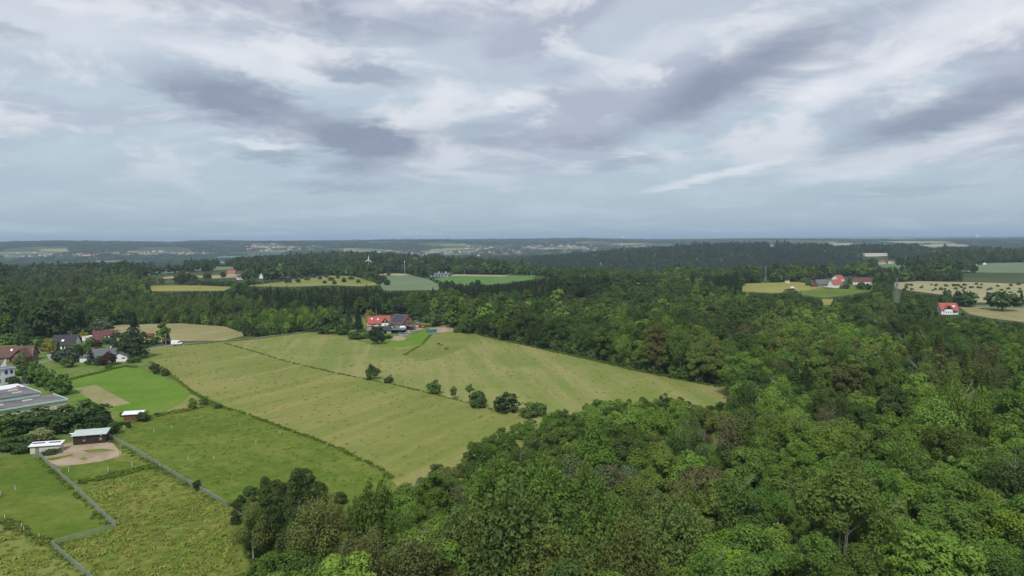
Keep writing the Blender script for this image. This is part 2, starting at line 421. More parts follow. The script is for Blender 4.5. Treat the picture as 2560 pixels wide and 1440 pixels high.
field('meadow', [(570, 859), (640, 847), (768, 831), (830, 839), (880, 848), (930, 863), (1000, 861), (1010, 890), (1060, 905), (1100, 895), (1160, 870), (1200, 838),
                 (1300, 861), (1400, 882), (1500, 904), (1600, 928), (1700, 951), (1795, 968), (1690, 984), (1600, 990), (1500, 988), (1450, 998), (1400, 1013), (1310, 1040),
                 (1262, 1032), (1180, 1011), (1080, 984), (1000, 966), (850, 936), (720, 906)], 'hay_meadow_pale', .05, False, draw=[(570, 859), (640, 847), (768, 831), (830, 839), (880, 848), (930, 863), (1000, 861), (1010, 890), (1060, 905), (1100, 895), (1160, 870), (1200, 831), (1300, 854), (1400, 875), (1500, 897), (1600, 921), (1700, 943), (1820, 960), (1900, 987), (1880, 1060), (1600, 1080), (1400, 1075), (1310, 1045), (1262, 1032), (1180, 1011), (1080, 984), (1000, 966), (850, 936), (720, 906)])
field('paddock', [(1010, 888), (1055, 862), (1075, 842), (1078, 834), (1130, 832), (1165, 836), (1160, 868), (1100, 893), (1050, 903)], 'short_paddock', .08, False)
field('lawn', [(930, 861), (960, 846), (1010, 836), (1050, 826), (1070, 832), (1072, 843), (1050, 862), (1005, 868), (960, 868)], 'paddock_green', .07, False)
field('paddock', [(172, 952), (310, 917), (345, 919), (392, 937), (440, 953), (482, 982), (470, 1002), (400, 1032), (300, 1062), (288, 1022), (178, 990)], 'paddock_green')
field('hay_patch', [(184, 972), (240, 962), (327, 1009), (262, 1021)], 'tan_field', .07, False)
field('hay_patch', [(478, 984), (538, 1010), (480, 1026), (405, 1032), (455, 1008)], 'hay_meadow', .05, False)
field('lawn', [(110, 908), (190, 893), (320, 905), (372, 893), (380, 907), (345, 918), (310, 916), (172, 950), (130, 940), (100, 925)], 'lawn')
field('pasture', [(266, 1088), (300, 1062), (400, 1040), (482, 1026), (540, 1010), (590, 1028), (700, 1068), (850, 1124), (950, 1174), (976, 1200), (900, 1212), (830, 1216), (800, 1190), (760, 1160), (700, 1172), (640, 1165), (600, 1195), (568, 1262), (420, 1180)], 'pasture', draw=[(266, 1088), (300, 1062), (400, 1040), (482, 1026), (540, 1010), (590, 1028), (700, 1068), (850, 1124), (950, 1174), (1000, 1222), (1060, 1240), (1000, 1330), (800, 1400), (640, 1420), (566, 1262), (420, 1180)])
field('rough_paddock', [(90, 1112), (180, 1100), (268, 1090), (420, 1180), (566, 1266), (560, 1330), (570, 1440), (575, 1560), (330, 1560), (214, 1440), (130, 1366), (290, 1322), (200, 1235), (97, 1142)], 'rough_pasture', draw=[(90, 1112), (180, 1100), (268, 1090), (420, 1180), (566, 1264), (650, 1420), (700, 1600), (330, 1560), (214, 1440), (130, 1366), (290, 1322), (200, 1235), (97, 1142)])
field('mown_strip', [(-90, 1240), (60, 1226), (170, 1213), (288, 1322), (130, 1364), (55, 1328), (-90, 1262)], 'pasture', .075, False)
field('mown_strip', [(-90, 1275), (50, 1330), (128, 1368), (212, 1441), (330, 1562), (-90, 1562)], 'hay_meadow', .06, False)
field('rough_paddock', [(-90, 1150), (60, 1150), (97, 1140), (200, 1237), (290, 1324), (130, 1368), (214, 1442), (330, 1562), (-90, 1562)], 'rough_pasture', .035)
field('mown_strip', [(-90, 1156), (92, 1142), (165, 1210), (60, 1225), (-90, 1260)], 'pasture', .07, False)
field('mown_strip', [(150, 1170), (280, 1150), (350, 1160), (330, 1165), (200, 1200), (165, 1195)], 'pasture', .06, False)
field('tan_field', [(160, 828), (300, 812), (450, 808), (560, 816), (622, 837), (560, 851), (440, 853), (330, 856), (240, 845), (180, 838)], 'tan_field')
field('garden', [(-90, 850), (60, 843), (165, 838), (330, 855), (362, 872), (372, 895), (320, 905), (190, 893), (110, 908), (100, 925), (130, 940), (172, 950), (178, 990), (288, 1022), (300, 1062), (266, 1088), (180, 1100), (90, 1112), (97, 1140), (-90, 1150)], 'lawn', .02)
field('farm_garden', [(768, 829), (830, 806), (905, 795), (1130, 805), (1130, 832), (1055, 842), (1000, 860), (930, 862), (880, 846)], 'lawn', .025)
# farther fields
field('yellow_field', [(372, 715), (430, 713), (500, 714), (582, 717), (560, 727), (380, 728)], 'crop_yellow', .2)
field('orchard_meadow', [(600, 716), (700, 706), (750, 694), (800, 689), (880, 690), (930, 704), (948, 713), (900, 716), (830, 713), (740, 717)], 'hay_meadow', .2)
field('crop_field', [(930, 691), (1032, 689), (1075, 700), (1100, 714), (1095, 725), (960, 727), (950, 712)], 'crop_teal', .2)
field('green_field', [(1085, 697), (1120, 691), (1140, 687), (1260, 690), (1388, 691), (1330, 699), (1235, 711), (1150, 713), (1105, 712)], 'crop_green', .2)
field('crop_strip', [(1120, 690), (1140, 686), (1260, 688), (1392, 690), (1385, 693), (1260, 692)], 'crop_pale', .3)
field('crop_strip', [(930, 688), (940, 684), (1010, 684), (1030, 688), (1000, 690)], 'crop_pale', .3)
field('crop_strip', [(1568, 711), (1590, 707), (1628, 706), (1625, 712)], 'crop_pale', .3)
field('pale_field', [(1856, 709), (1990, 705), (2075, 706), (2112, 712), (2060, 720), (1990, 731), (1930, 733), (1856, 729)], 'crop_yellow', .2)
field('hamlet_meadow', [(2000, 726), (2060, 719), (2112, 712), (2190, 712), (2175, 728), (2120, 738), (2060, 745), (2005, 738)], 'pasture', .2)
field('orchard_field', [(2232, 707), (2300, 703), (2440, 706), (2580, 711), (2640, 715), (2640, 765), (2560, 761), (2440, 756), (2430, 748), (2340, 735), (2240, 722)], 'crop_pale', .2)
field('orchard_field', [(2395, 767), (2450, 766), (2640, 770), (2640, 815), (2560, 806), (2480, 797), (2425, 786)], 'tan_field', .2)
field('crop_strip', [(2400, 764), (2480, 764), (2640, 770), (2640, 775), (2480, 769)], 'crop_teal', .3)
field('crop_field', [(2055, 748), (2083, 748), (2076, 763), (2058, 763)], 'crop_yellow', .2)
field('crop_strip', [(340, 682), (420, 673), (540, 666), (622, 665), (605, 673), (480, 678), (420, 684), (345, 690)], 'crop_teal', .4)
field('crop_strip', [(410, 676), (470, 674), (470, 682), (420, 681)], 'crop_pale', .6)
field('crop_strip', [(460, 691), (560, 688), (640, 684), (648, 690), (560, 696), (535, 697)], 'crop_pale', .4)
field('crop_strip', [(392, 694), (435, 691), (436, 696), (400, 698)], 'crop_pale', .4)
field('crop_strip', [(528, 645), (560, 640), (615, 640), (590, 645)], 'crop_teal', .6)
field('crop_strip', [(2180, 663), (2250, 656), (2310, 657), (2300, 664), (2240, 670), (2190, 668)], 'crop_green', .5)
field('crop_strip', [(2380, 676), (2470, 658), (2640, 655), (2640, 684), (2430, 682)], 'crop_teal', .5)
field('crop_strip', [(2200, 605), (2330, 603), (2400, 606), (2280, 609)], 'crop_pale', 2.0)
field('crop_strip', [(2280, 613), (2400, 611), (2440, 616), (2330, 619)], 'crop_pale', 1.5)
field('crop_strip', [(2070, 609), (2140, 608), (2120, 614), (2080, 614)], 'crop_pale', 2.0)
field('crop_strip', [(1920, 613), (1950, 612), (1955, 616), (1925, 617)], 'crop_pale', 2.0)
field('crop_strip', [(1480, 657), (1530, 655), (1560, 658), (1500, 661)], 'crop_green', .5)
field('crop_strip', [(1040, 646), (1060, 645), (1080, 652), (1050, 653)], 'crop_green', .5)
# roads, yards
ribbon('road', [(-60, 935), (40, 920), (78, 912), (130, 900), (180, 893), (260, 884), (345, 876), (430, 863.5), (540, 854.5), (640, 845), (768, 829.5), (835, 822)], 4.2, MATS['asphalt'], .09)
sheet('driveway', [(112, 880), (128, 878), (140, 892), (134, 902), (124, 900)], MATS['gravel'], .09)
sheet('driveway', [(45, 945), (62, 940), (75, 962), (52, 968)], MATS['gravel'], .06)
sheet('dirt_yard', [(104, 1143), (150, 1128), (158, 1112), (190, 1104), (268, 1098), (285, 1112), (300, 1130), (298, 1142), (250, 1155), (190, 1163), (140, 1166), (120, 1155)], MATS['sand'], .1)
sheet('turf_island', [(205, 1127), (260, 1122), (290, 1127), (255, 1130), (225, 1134)], MATS['rough_pasture'], .12)
sheet('turf_island', [(198, 1148), (212, 1143), (220, 1149), (208, 1153)], MATS['rough_pasture'], .12)
sheet('turf_island', [(112, 1148), (180, 1136), (184, 1139), (130, 1153)], MATS['rough_pasture'], .12)
sheet('sand_ring', [(1015 * .5 + 975 * .5 + 20 * math.cos(a), 846.5 + 5.6 * math.sin(a)) for a in np.linspace(0, 2 * math.pi, 20, endpoint=False)], MATS['sand'], .12, step=3)
sheet('farm_yard', [(975, 818), (1020, 812), (1045, 812), (1070, 815), (1055, 824), (1010, 830), (985, 834)], MATS['gravel'], .06)
sheet('sand_yard', [(1074, 820), (1120, 817), (1142, 824), (1125, 830), (1080, 833), (1070, 828)], MATS['sand'], .1)
ribbon('track', [(2000, 722), (1985, 724), (1955, 728)], 3, MATS['gravel'], .4)

# ------------------------------------------------------------------ trees: crowns of leaf-sized faces, tapered trunks with limbs
RNG = np.random.default_rng(7)
def unit(v): return v / np.maximum(np.linalg.norm(v, axis=1, keepdims=True), 1e-6)
TRI = [False]
def leaves(c, n, s, asp=.62, up=None):
    """rhombic leaf sprays at c, facing roughly n"""
    k = len(c); n = unit(unit(n) + .42 * RNG.normal(size=(k, 3)))
    t = RNG.normal(size=(k, 3)) if up is None else up + .35 * RNG.normal(size=(k, 3))
    t = unit(t - (t * n).sum(1, keepdims=True) * n); b = np.cross(n, t)
    s = (s * RNG.uniform(.6, 1.35, k))[:, None]
    if TRI[0]:
        v = np.stack([c + t * s, c - t * s * .6 + b * s * .62 - n * s * .15, c - t * s * .6 - b * s * .62 - n * s * .15], 1).reshape(-1, 3)
        return v, np.arange(3 * k).reshape(k, 3), RNG.uniform(0, 1, k)
    v = np.stack([c + t * s, c + b * s * asp - n * s * .22, c - t * s, c - b * s * asp - n * s * .22], 1).reshape(-1, 3)
    return v, np.arange(4 * k).reshape(k, 4), RNG.uniform(0, 1, k)
def ellip_lobes(R, Hc, base, nl, lr, inner=.25, zmin=-.55):
    d = unit(RNG.normal(size=(nl * 4, 3))); d = d[d[:, 2] > zmin][:nl]
    rr = np.where(RNG.uniform(size=len(d)) < inner, RNG.uniform(.15, .5, len(d)), RNG.uniform(.62, .86, len(d)))
    asym = 1 + .18 * np.sin(np.arctan2(d[:, 1], d[:, 0]) * 2 + RNG.uniform(0, 6))
    c = d * rr[:, None] * np.array([R, R, Hc / 2]) * asym[:, None]
    c[:, 2] += base + Hc / 2
    return c, lr * RNG.uniform(.65, 1.35, len(d))
def lobe_leaves(c, r, n, s, zs=1.0, asp=.62, up=None, bias=.35, centre=None):
    w = r ** 2; i = RNG.choice(len(c), n, p=w / w.sum())
    d = unit(RNG.normal(size=(n, 3)) + np.array([0, 0, bias]))
    if centre is not None: d = unit(d + .5 * unit(c[i] - centre))
    p = c[i] + d * (r[i] * RNG.uniform(.72, 1.12, n))[:, None] * np.array([1, 1, zs])
    return leaves(p, d + np.array([0, 0, .35]), s, asp, up)
def trunk_mb(Ht, r0, crown_base, R, nlimb, lean=.04, stems=1, twigs=0):
    mb = MB()
    for sidx in range(stems):
        a0 = RNG.uniform(0, 6.28); off = 0 if stems == 1 else RNG.uniform(.3, R * .45)
        bx, by = off * math.cos(a0), off * math.sin(a0); r = r0 * (1 if stems == 1 else RNG.uniform(.5, .8))
        lx, ly = RNG.normal(0, lean * Ht, 2) * .6 + (np.array([bx, by]) * .6 if stems > 1 else 0)
        pts = [(bx + lx * t ** 1.5, by + ly * t ** 1.5, Ht * t - (.3 if t == 0 else 0)) for t in (0, .08, .3, .55, .8, 1)]
        mb.tube(pts, [r * 1.35, r, r * .8, r * .6, r * .35, r * .08], 6, cap=False)
        for _ in range(nlimb):
            t = RNG.uniform(max(.2, crown_base / Ht), .85); a = RNG.uniform(0, 6.28); ln = R * RNG.uniform(.55, .95)
            p0 = np.array([bx + lx * t ** 1.5, by + ly * t ** 1.5, Ht * t]); dr = np.array([math.cos(a), math.sin(a), RNG.uniform(.35, 1.0)])
            p1 = p0 + dr * ln * .5; p2 = p0 + dr * ln + np.array([0, 0, ln * .12])
            mb.tube([p0, p1, p2], [r * .42, r * .26, r * .07], 4, cap=False)
            for _ in range(twigs):
                q = p0 + (p2 - p0) * RNG.uniform(.35, .95); d3 = unit((dr + RNG.normal(0, .7, 3))[None])[0]
                mb.tube([q, q + d3 * ln * RNG.uniform(.25, .5)], [r * .14, r * .03], 3, cap=False)
    return mb
SPEC = {}   # name -> (builder(n_leaf, leaf_size), trunk material, nominal height, nominal width)
def sp_broad(n, s, R=4.3, Hc=11.2, base=1.5, nl=52, lr=1.3):
    c, r = ellip_lobes(R, Hc, base, nl, lr, .2, -.8); return lobe_leaves(c, r, n, s, .85, centre=np.array([0, 0, base + Hc * .4]))
def sp_round(n, s): return sp_broad(n, s, 4.6, 9.2, .6, 60, 1.15)
def sp_tall(n, s): return sp_broad(n, s, 3.3, 12.8, 2.2, 46, 1.1)
def sp_dome(n, s):
    c, r = ellip_lobes(5.2, 10.2, .5, 85, 1.05, .1, -.75); return lobe_leaves(c, r, n, s, .8, centre=np.array([0, 0, 3.]))
def sp_feather(n, s):
    K = 66; a = RNG.uniform(0, 6.28, K); q = np.sqrt(RNG.uniform(0, 1, K)) * 4.0
    top = 14.4 - (q / 4.0) ** 2 * 5.5 + RNG.normal(0, .8, K); lean = .12 * q / 4.0
    c = np.stack([q * np.cos(a), q * np.sin(a), top - 1.5], 1); c2 = np.stack([q * np.cos(a) * .88, q * np.sin(a) * .88, top * RNG.uniform(.3, .72, K)], 1)
    c = np.concatenate([c, c2]); r = np.concatenate([RNG.uniform(.32, .55, K), RNG.uniform(.55, .95, K)])
    return lobe_leaves(c, r, n, s * 1.05, 3.4, .30, np.array([0, 0, 1.0]), .1)
def sp_willow(n, s):
    c, r = ellip_lobes(4.2, 9.0, 1.6, 40, 1.35, .2, -.5); return lobe_leaves(c, r, n, s * .8, 1.0, .42)
def sp_birch(n, s):
    c, r = ellip_lobes(3.3, 10.5, 3.0, 30, 1.15, .25); v, f, a = lobe_leaves(c, r, int(n * .8), s * .72, 1.5, .4, np.array([0, 0, -1.0]), -.1)
    return v, f, a
def sp_spruce(n, s, R=2.9, Ht=15.0, base=1.0, droop=.45):
    t = RNG.uniform(0, 1, n) ** 1.35; t = np.round(t * 17) / 17 + RNG.normal(0, .012, n); t = np.clip(t, 0, .995)
    rad = R * (1 - t) ** .85; k = np.round((1 - t) * 6 + 5); a = np.round(RNG.uniform(0, 1, n) * k) / k * 6.283 + t * 40 + RNG.normal(0, .16, n)
    q = rad * np.sqrt(RNG.uniform(.08, 1.1, n)); z = base + t * (Ht - base) - q * droop + .25 * q ** 2 / max(R, 1)
    c = np.stack([q * np.cos(a), q * np.sin(a), np.maximum(z, .3)], 1)
    out_ = np.stack([np.cos(a), np.sin(a), np.full(n, -.3)], 1)
    return leaves(c, np.stack([np.cos(a) * .35, np.sin(a) * .35, np.full(n, 1.)], 1), s * .85, .5, out_)
def sp_larch(n, s): return sp_spruce(n, s, 2.2, 13.5, 1.4, .05)
def sp_pine(n, s):
    c, r = [], []
    for t in np.linspace(.12, 1, 34):
        a = RNG.uniform(0, 6.28); rr = 3.4 * (1 - t) ** .6 * RNG.uniform(.45, .95); c.append((rr * math.cos(a), rr * math.sin(a), 13.6 * t)); r.append(.75 + 1.0 * (1 - t))
    return lobe_leaves(np.array(c), np.array(r), n, s * .85, .75, .45, None, .5)
def sp_bare(n, s):
    c, r = ellip_lobes(2.8, 9.0, 4.5, 30, .7, .3); return lobe_leaves(c, r, max(20, n // 7), s * .6, 1.2, .5)
def sp_ash(n, s):
    c, r = ellip_lobes(3.8, 6.5, 8.2, 30, 1.05, .2); return lobe_leaves(c, r, int(n * .75), s * .9, .9)
def sp_low(n, s): return sp_broad(n, s, 4.6, 10.6, -.9, 78, 1.15)
def sp_bush(n, s): return sp_broad(n, s, 2.6, 4.8, -.4, 34, .85)
SPEC = {
    'broad': (sp_broad, M_BARK, 13, 9.5, lambda: trunk_mb(10.5, .24, 3.5, 4, 6)),
    'round': (sp_round, M_BARK, 10, 10, lambda: trunk_mb(8, .24, 2.5, 4, 6)),
    'tall': (sp_tall, M_BARK, 15, 7.5, lambda: trunk_mb(13, .22, 4, 3, 6)),
    'dome': (sp_dome, M_BARK, 11, 11.5, lambda: trunk_mb(8, .28, 2.5, 4.5, 6)),
    'feather': (sp_feather, M_BARK, 15, 8.8, lambda: trunk_mb(11, .2, 3, 3, 7, .03, 2)),
    'willow': (sp_willow, M_BARK, 10.8, 9.6, lambda: trunk_mb(8.5, .24, 2.5, 4, 6, .06, 2)),
    'birch': (sp_birch, M_BIRCH, 14, 7.4, lambda: trunk_mb(13.2, .17, 4, 3.2, 12, .06, 1, 2)),
    'spruce': (sp_spruce, M_BARK, 15, 6, lambda: trunk_mb(14.6, .2, 14, 1, 0, .0)),
    'larch': (sp_larch, M_BARK, 13.5, 4.8, lambda: trunk_mb(13.2, .15, 13, 1, 0, .0)),
    'pine': (sp_pine, M_BARK, 14.5, 8.2, lambda: trunk_mb(12.5, .22, 5, 2.5, 6)),
    'bare': (sp_bare, M_TWIG, 14, 6.5, lambda: trunk_mb(13.4, .15, 4.5, 3.2, 11, .05, 2, 4)),
    'ash': (sp_ash, M_TWIG, 15, 8.5, lambda: trunk_mb(13.5, .19, 8, 3.4, 7, .05, 4, 1)),
    'low': (sp_low, M_BARK, 10, 10.4, lambda: trunk_mb(7, .24, 1.5, 4, 6)),
    'bush': (sp_bush, M_BARK, 4.8, 6, lambda: trunk_mb(3.2, .09, .8, 1.8, 4, .05, 3)),
}
HERO = {}    # species -> list of (crown mesh, trunk mesh)
NAMES = list(SPEC)
def proto_mesh(sp, n, s, with_trunk=True):
    fn, bark, ht, wd, tf = SPEC[sp]; v, f, a = fn(n, s)
    if not with_trunk: return np_mesh('crown', v, f, [M_LEAF], None, a)
    tb = tf(); tv = np.array([tuple(q) for q in tb.v]); tfc = np.array([q for q in tb.f])
    if f.shape[1] == 3: tfc = np.concatenate([tfc[:, [0, 1, 2]], tfc[:, [0, 2, 3]]])
    return np_mesh('tree', np.concatenate([v, tv]), np.concatenate([f, tfc + len(v)]), [M_LEAF, bark],
                   np.concatenate([np.zeros(len(f)), np.ones(len(tfc))]), np.concatenate([a, np.full(len(tfc), .5)]))
LODS = [(9000, .25), (1500, .53), (220, 1.45)]
PROTO = bpy.data.collections.new('woodland_tree_kinds')     # geometry-node sources, not in the scene
PIDX = {}; pc = 0
for sp in NAMES:
    HERO[sp] = []
    for _ in range(4 if sp in ('broad', 'round', 'feather', 'birch', 'dome', 'tall') else 2):
        fn, bark, ht, wd, tf = SPEC[sp]
        nl = {'bush': 3400, 'spruce': 7000, 'larch': 5000}.get(sp, LODS[0][0]); ls = .26 if sp == 'bush' else LODS[0][1]; TRI[0] = True
        v, f, a = fn(nl, ls); tb = tf()
        tv = np.array([tuple(q) for q in tb.v]); tfc = np.array([q for q in tb.f])
        HERO[sp].append((np_mesh('crown', v, f, [M_LEAF], None, a), np_mesh('trunk', tv, tfc, [bark], smooth_sh=True)))
    TRI[0] = False
    for nl, ls in ((1300, .58), (260, 1.3)):                    # the same kinds with fewer faces, for single trees farther off
        lst = HERO.setdefault((sp, nl), [])
        for _ in range(3):
            v, f, a = fn(nl, ls * (.55 if sp == 'bush' else 1)); tb = tf(); tv = np.array([tuple(q) for q in tb.v]); tfc = np.array([q for q in tb.f])
            lst.append((np_mesh('crown', v, f, [M_LEAF], None, a), np_mesh('trunk', tv, tfc, [bark], smooth_sh=True)))
    for lod, (n, s) in enumerate(LODS):
        TRI[0] = lod == 0
        for k_ in range(3 if lod == 0 else 2):
            o = bpy.data.objects.new('woodland_tree', proto_mesh(sp, n if sp != 'bush' else n // 2, s if sp != 'bush' else s * .8, lod < 2)); PROTO.objects.link(o)
            PIDX.setdefault((sp, lod), []).append(pc); pc += 1
TRI[0] = False
for k_ in range(4):          # a patch of many trees for hillsides kilometres away
    c = np.stack([RNG.uniform(-22, 22, 34), RNG.uniform(-22, 22, 34), RNG.uniform(5, 11, 34)], 1); r = RNG.uniform(4, 6.5, 34)
    v, f, a = lobe_leaves(c, r, 420, 2.3, .9); v[:, 2] = np.maximum(v[:, 2], -3)
    o = bpy.data.objects.new('woodland_tree', np_mesh('tree', v, f, [M_LEAF], None, a)); PROTO.objects.link(o)
    PIDX.setdefault(('patch', 3), []).append(pc); pc += 1
_tri = []
for k_ in range(3):          # grass tufts: a low mound of bent blades
    n = 22; a = RNG.uniform(0, 6.28, n); q = np.sqrt(RNG.uniform(0, 1, n)) * .42
    c = np.stack([q * np.cos(a), q * np.sin(a), .34 - q * .55 + RNG.uniform(-.06, .1, n)], 1)
    _tri.append(leaves(c, np.stack([np.cos(a) * .35, np.sin(a) * .35, np.full(n, 1.)], 1), .2, .42))
TUFTS = bpy.data.collections.new('grass_tuft_kinds')
for v, f, a in _tri: TUFTS.objects.link(bpy.data.objects.new('grass_tuft', np_mesh('grass_tuft', v, f, [M_LEAF], None, a)))

def scatter_group(coll):
    ng = bpy.data.node_groups.new('scatter', 'GeometryNodeTree'); ng.is_modifier = True
    ng.interface.new_socket('Geometry', in_out='INPUT', socket_type='NodeSocketGeometry'); ng.interface.new_socket('Geometry', in_out='OUTPUT', socket_type='NodeSocketGeometry')
    nd, lk = ng.nodes, ng.links; gi = nd.new('NodeGroupInput'); go = nd.new('NodeGroupOutput')
    ci = nd.new('GeometryNodeCollectionInfo'); ci.inputs['Collection'].default_value = coll; ci.inputs['Separate Children'].default_value = True; ci.inputs['Reset Children'].default_value = True
    ip = nd.new('GeometryNodeInstanceOnPoints'); ip.inputs['Pick Instance'].default_value = True
    def attr(nm, ty):
        q = nd.new('GeometryNodeInputNamedAttribute'); q.data_type = ty; q.inputs[0].default_value = nm; return q.outputs[0]
    cx = nd.new('ShaderNodeCombineXYZ'); lk.new(attr('rot', 'FLOAT'), cx.inputs[2])
    er = nd.new('FunctionNodeEulerToRotation'); lk.new(cx.outputs[0], er.inputs[0])
    lk.new(gi.outputs[0], ip.inputs['Points']); lk.new(ci.outputs[0], ip.inputs['Instance']); lk.new(attr('pidx', 'INT'), ip.inputs['Instance Index'])
    lk.new(er.outputs[0], ip.inputs['Rotation']); lk.new(attr('scl', 'FLOAT_VECTOR'), ip.inputs['Scale']); lk.new(ip.outputs[0], go.inputs[0])
    return ng
NG_TREE, NG_TUFT = scatter_group(PROTO), scatter_group(TUFTS)
def scatter(name, ng, pts, idx, rot, scl, tint, label, cat):
    m = bpy.data.meshes.new(name); m.vertices.add(len(pts)); m.vertices.foreach_set('co', np.asarray(pts, np.float32).ravel())
    m.attributes.new('pidx', 'INT', 'POINT').data.foreach_set('value', np.asarray(idx, np.int32))
    m.attributes.new('rot', 'FLOAT', 'POINT').data.foreach_set('value', np.asarray(rot, np.float32))
    m.attributes.new('scl', 'FLOAT_VECTOR', 'POINT').data.foreach_set('vector', np.asarray(scl, np.float32).ravel())
    t4 = np.concatenate([tint, np.ones((len(tint), 1))], 1)
    m.attributes.new('tint', 'FLOAT_COLOR', 'POINT').data.foreach_set('color', np.asarray(t4, np.float32).ravel())
    o = link(name, m); md = o.modifiers.new('scatter', 'NODES'); md.node_group = ng
    return tag(o, label, cat, None, 'stuff')

# foliage colours (base colour of the leaves)
T = dict(bright=(.142, .242, .060), green=(.098, .172, .046), deep=(.066, .115, .040), dark=(.052, .086, .036), olive=(.114, .164, .058),
         brown=(.104, .124, .058), silver=(.135, .18, .11), spruce=(.042, .068, .036), twig=(.14, .136, .10), yellow=(.25, .25, .05),
         lime=(.165, .275, .050), rust=(.106, .116, .058), plum=(.065, .036, .036), bluish=(.09, .125, .105), cream=(.25, .28, .15))
# what grows where: ellipses in photograph pixels (x, y, rx, ry), species, tints
REG = [
    ((690, 1250, 130, 85), ['pine', 'pine', 'broad'], ['dark', 'deep', 'deep']),
    ((620, 1330, 60, 70), ['spruce', 'pine', 'pine'], ['dark', 'dark', 'deep']),
    ((700, 1310, 90, 50), ['birch', 'pine', 'pine'], ['brown', 'olive', 'dark']),
    ((860, 1290, 110, 55), ['birch', 'broad', 'broad'], ['brown', 'olive', 'green']),
    ((650, 1420, 110, 60), ['dome', 'round'], ['deep', 'deep', 'green']),
    ((760, 1410, 70, 60), ['dome', 'round'], ['green', 'green', 'deep']),
    ((880, 1390, 60, 70), ['birch'], ['brown', 'olive']),
    ((960, 1290, 80, 60), ['feather', 'willow'], ['olive', 'green']),
    ((1010, 1400, 100, 70), ['birch', 'birch', 'broad'], ['brown', 'olive', 'green']),
    ((1100, 1300, 90, 90), ['broad', 'round', 'tall'], ['green', 'bright']),
    ((1080, 1180, 60, 40), ['willow'], ['silver', 'silver', 'olive']),
    ((1140, 1170, 60, 60), ['bare', 'birch', 'broad'], ['twig', 'green', 'olive']),
    ((1470, 1330, 300, 110), ['feather'], ['olive', 'olive', 'olive', 'green']),
    ((1520, 1180, 70, 40), ['willow'], ['silver']),
    ((1700, 1240, 50, 40), ['bare', 'birch', 'broad'], ['twig', 'olive', 'deep']),
    ((1840, 1385, 62, 50), ['dome'], ['lime']),
    ((1780, 1075, 80, 36), ['bare', 'ash', 'birch'], ['twig', 'olive', 'green']),
    ((2080, 1110, 170, 60), ['ash', 'ash', 'tall', 'bare'], ['bright', 'bright', 'olive', 'twig']),
    ((2300, 1110, 160, 60), ['ash', 'dome', 'round'], ['bright', 'green']),
    ((2400, 1310, 220, 130), ['dome', 'dome', 'round', 'broad'], ['bright', 'bright', 'green', 'lime']),
    ((2050, 1300, 140, 120), ['broad', 'ash', 'round', 'birch', 'dome'], ['bright', 'green', 'olive', 'green']),
    ((1450, 1060, 260, 70), ['round', 'broad', 'dome'], ['bright', 'bright', 'green', 'green', 'deep']),
    ((2250, 920, 330, 60), ['larch', 'larch', 'tall', 'birch'], ['olive', 'green', 'brown', 'deep']),
    ((2000, 840, 110, 60), ['dome', 'broad'], ['bright', 'green', 'olive']),
    ((1700, 890, 130, 45), ['broad', 'birch', 'tall'], ['olive', 'brown', 'green']),
    ((1400, 725, 130, 22), ['spruce', 'spruce', 'tall'], ['spruce', 'dark']),
    ((1230, 720, 130, 22), ['spruce'], ['spruce']),
    ((1850, 712, 60, 20), ['spruce'], ['spruce', 'dark']),
    ((700, 740, 320, 14), ['spruce', 'spruce', 'broad'], ['spruce', 'dark', 'deep']),
    ((740, 795, 190, 22), ['larch', 'tall', 'feather'], ['lime', 'olive', 'bright', 'green']),
    ((480, 765, 200, 30), ['larch', 'tall', 'feather'], ['olive', 'green', 'olive', 'deep']),
    ((330, 700, 130, 12), ['larch', 'broad'], ['green', 'olive']),
    ((150, 690, 130, 20), ['broad', 'round'], ['brown', 'deep', 'dark']),
]
GENERAL = (['broad', 'round', 'tall', 'dome', 'birch', 'willow', 'dome', 'broad', 'round'],)
def lownoise(x, y, s, seed):
    r = np.random.default_rng(seed); v = np.zeros(np.shape(x))
    for i in range(6):
        a = r.uniform(0, 6.28); k = s * r.uniform(.6, 2.2); v = v + np.sin((x * math.cos(a) + y * math.sin(a)) / k * 6.28 + r.uniform(0, 6.28))
    return v / 6 * 1.6
# villages, farms, gardens: no self-sown trees there
KEEP = [p for ps in FIELDS.values() for p in ps] + [np.array(q, float) for q in [
    [(1050, 680), (1125, 680), (1145, 690), (1100, 694), (1050, 690)], [(2010, 702), (2120, 690), (2180, 695), (2180, 714), (2100, 722), (2020, 724)],
    [(2340, 752), (2402, 752), (2402, 790), (2345, 790)], [(2155, 632), (2222, 632), (2222, 642), (2155, 642)], [(770, 826), (840, 800), (905, 788), (1040, 785), (1050, 810), (1000, 850)],
    [(545, 655), (580, 655), (580, 664), (545, 664)], [(565, 678), (592, 678), (592, 686), (565, 686)], [(640, 684), (725, 686), (725, 700), (640, 700)],
    [(585, 690), (612, 690), (612, 702), (585, 702)], [(2190, 652), (2240, 652), (2240, 662), (2190, 662)], [(2230, 712), (2252, 712), (2252, 756), (2230, 756)], [(1905, 690), (1923, 690), (1923, 703), (1905, 703)]]]
bands = [(58, 420, 6.7, 0), (420, 1050, 6.8, 1), (1050, 2200, 9.5, 2), (2200, 3900, 15, 2), (3900, 9500, 46, 3)]
TP = []
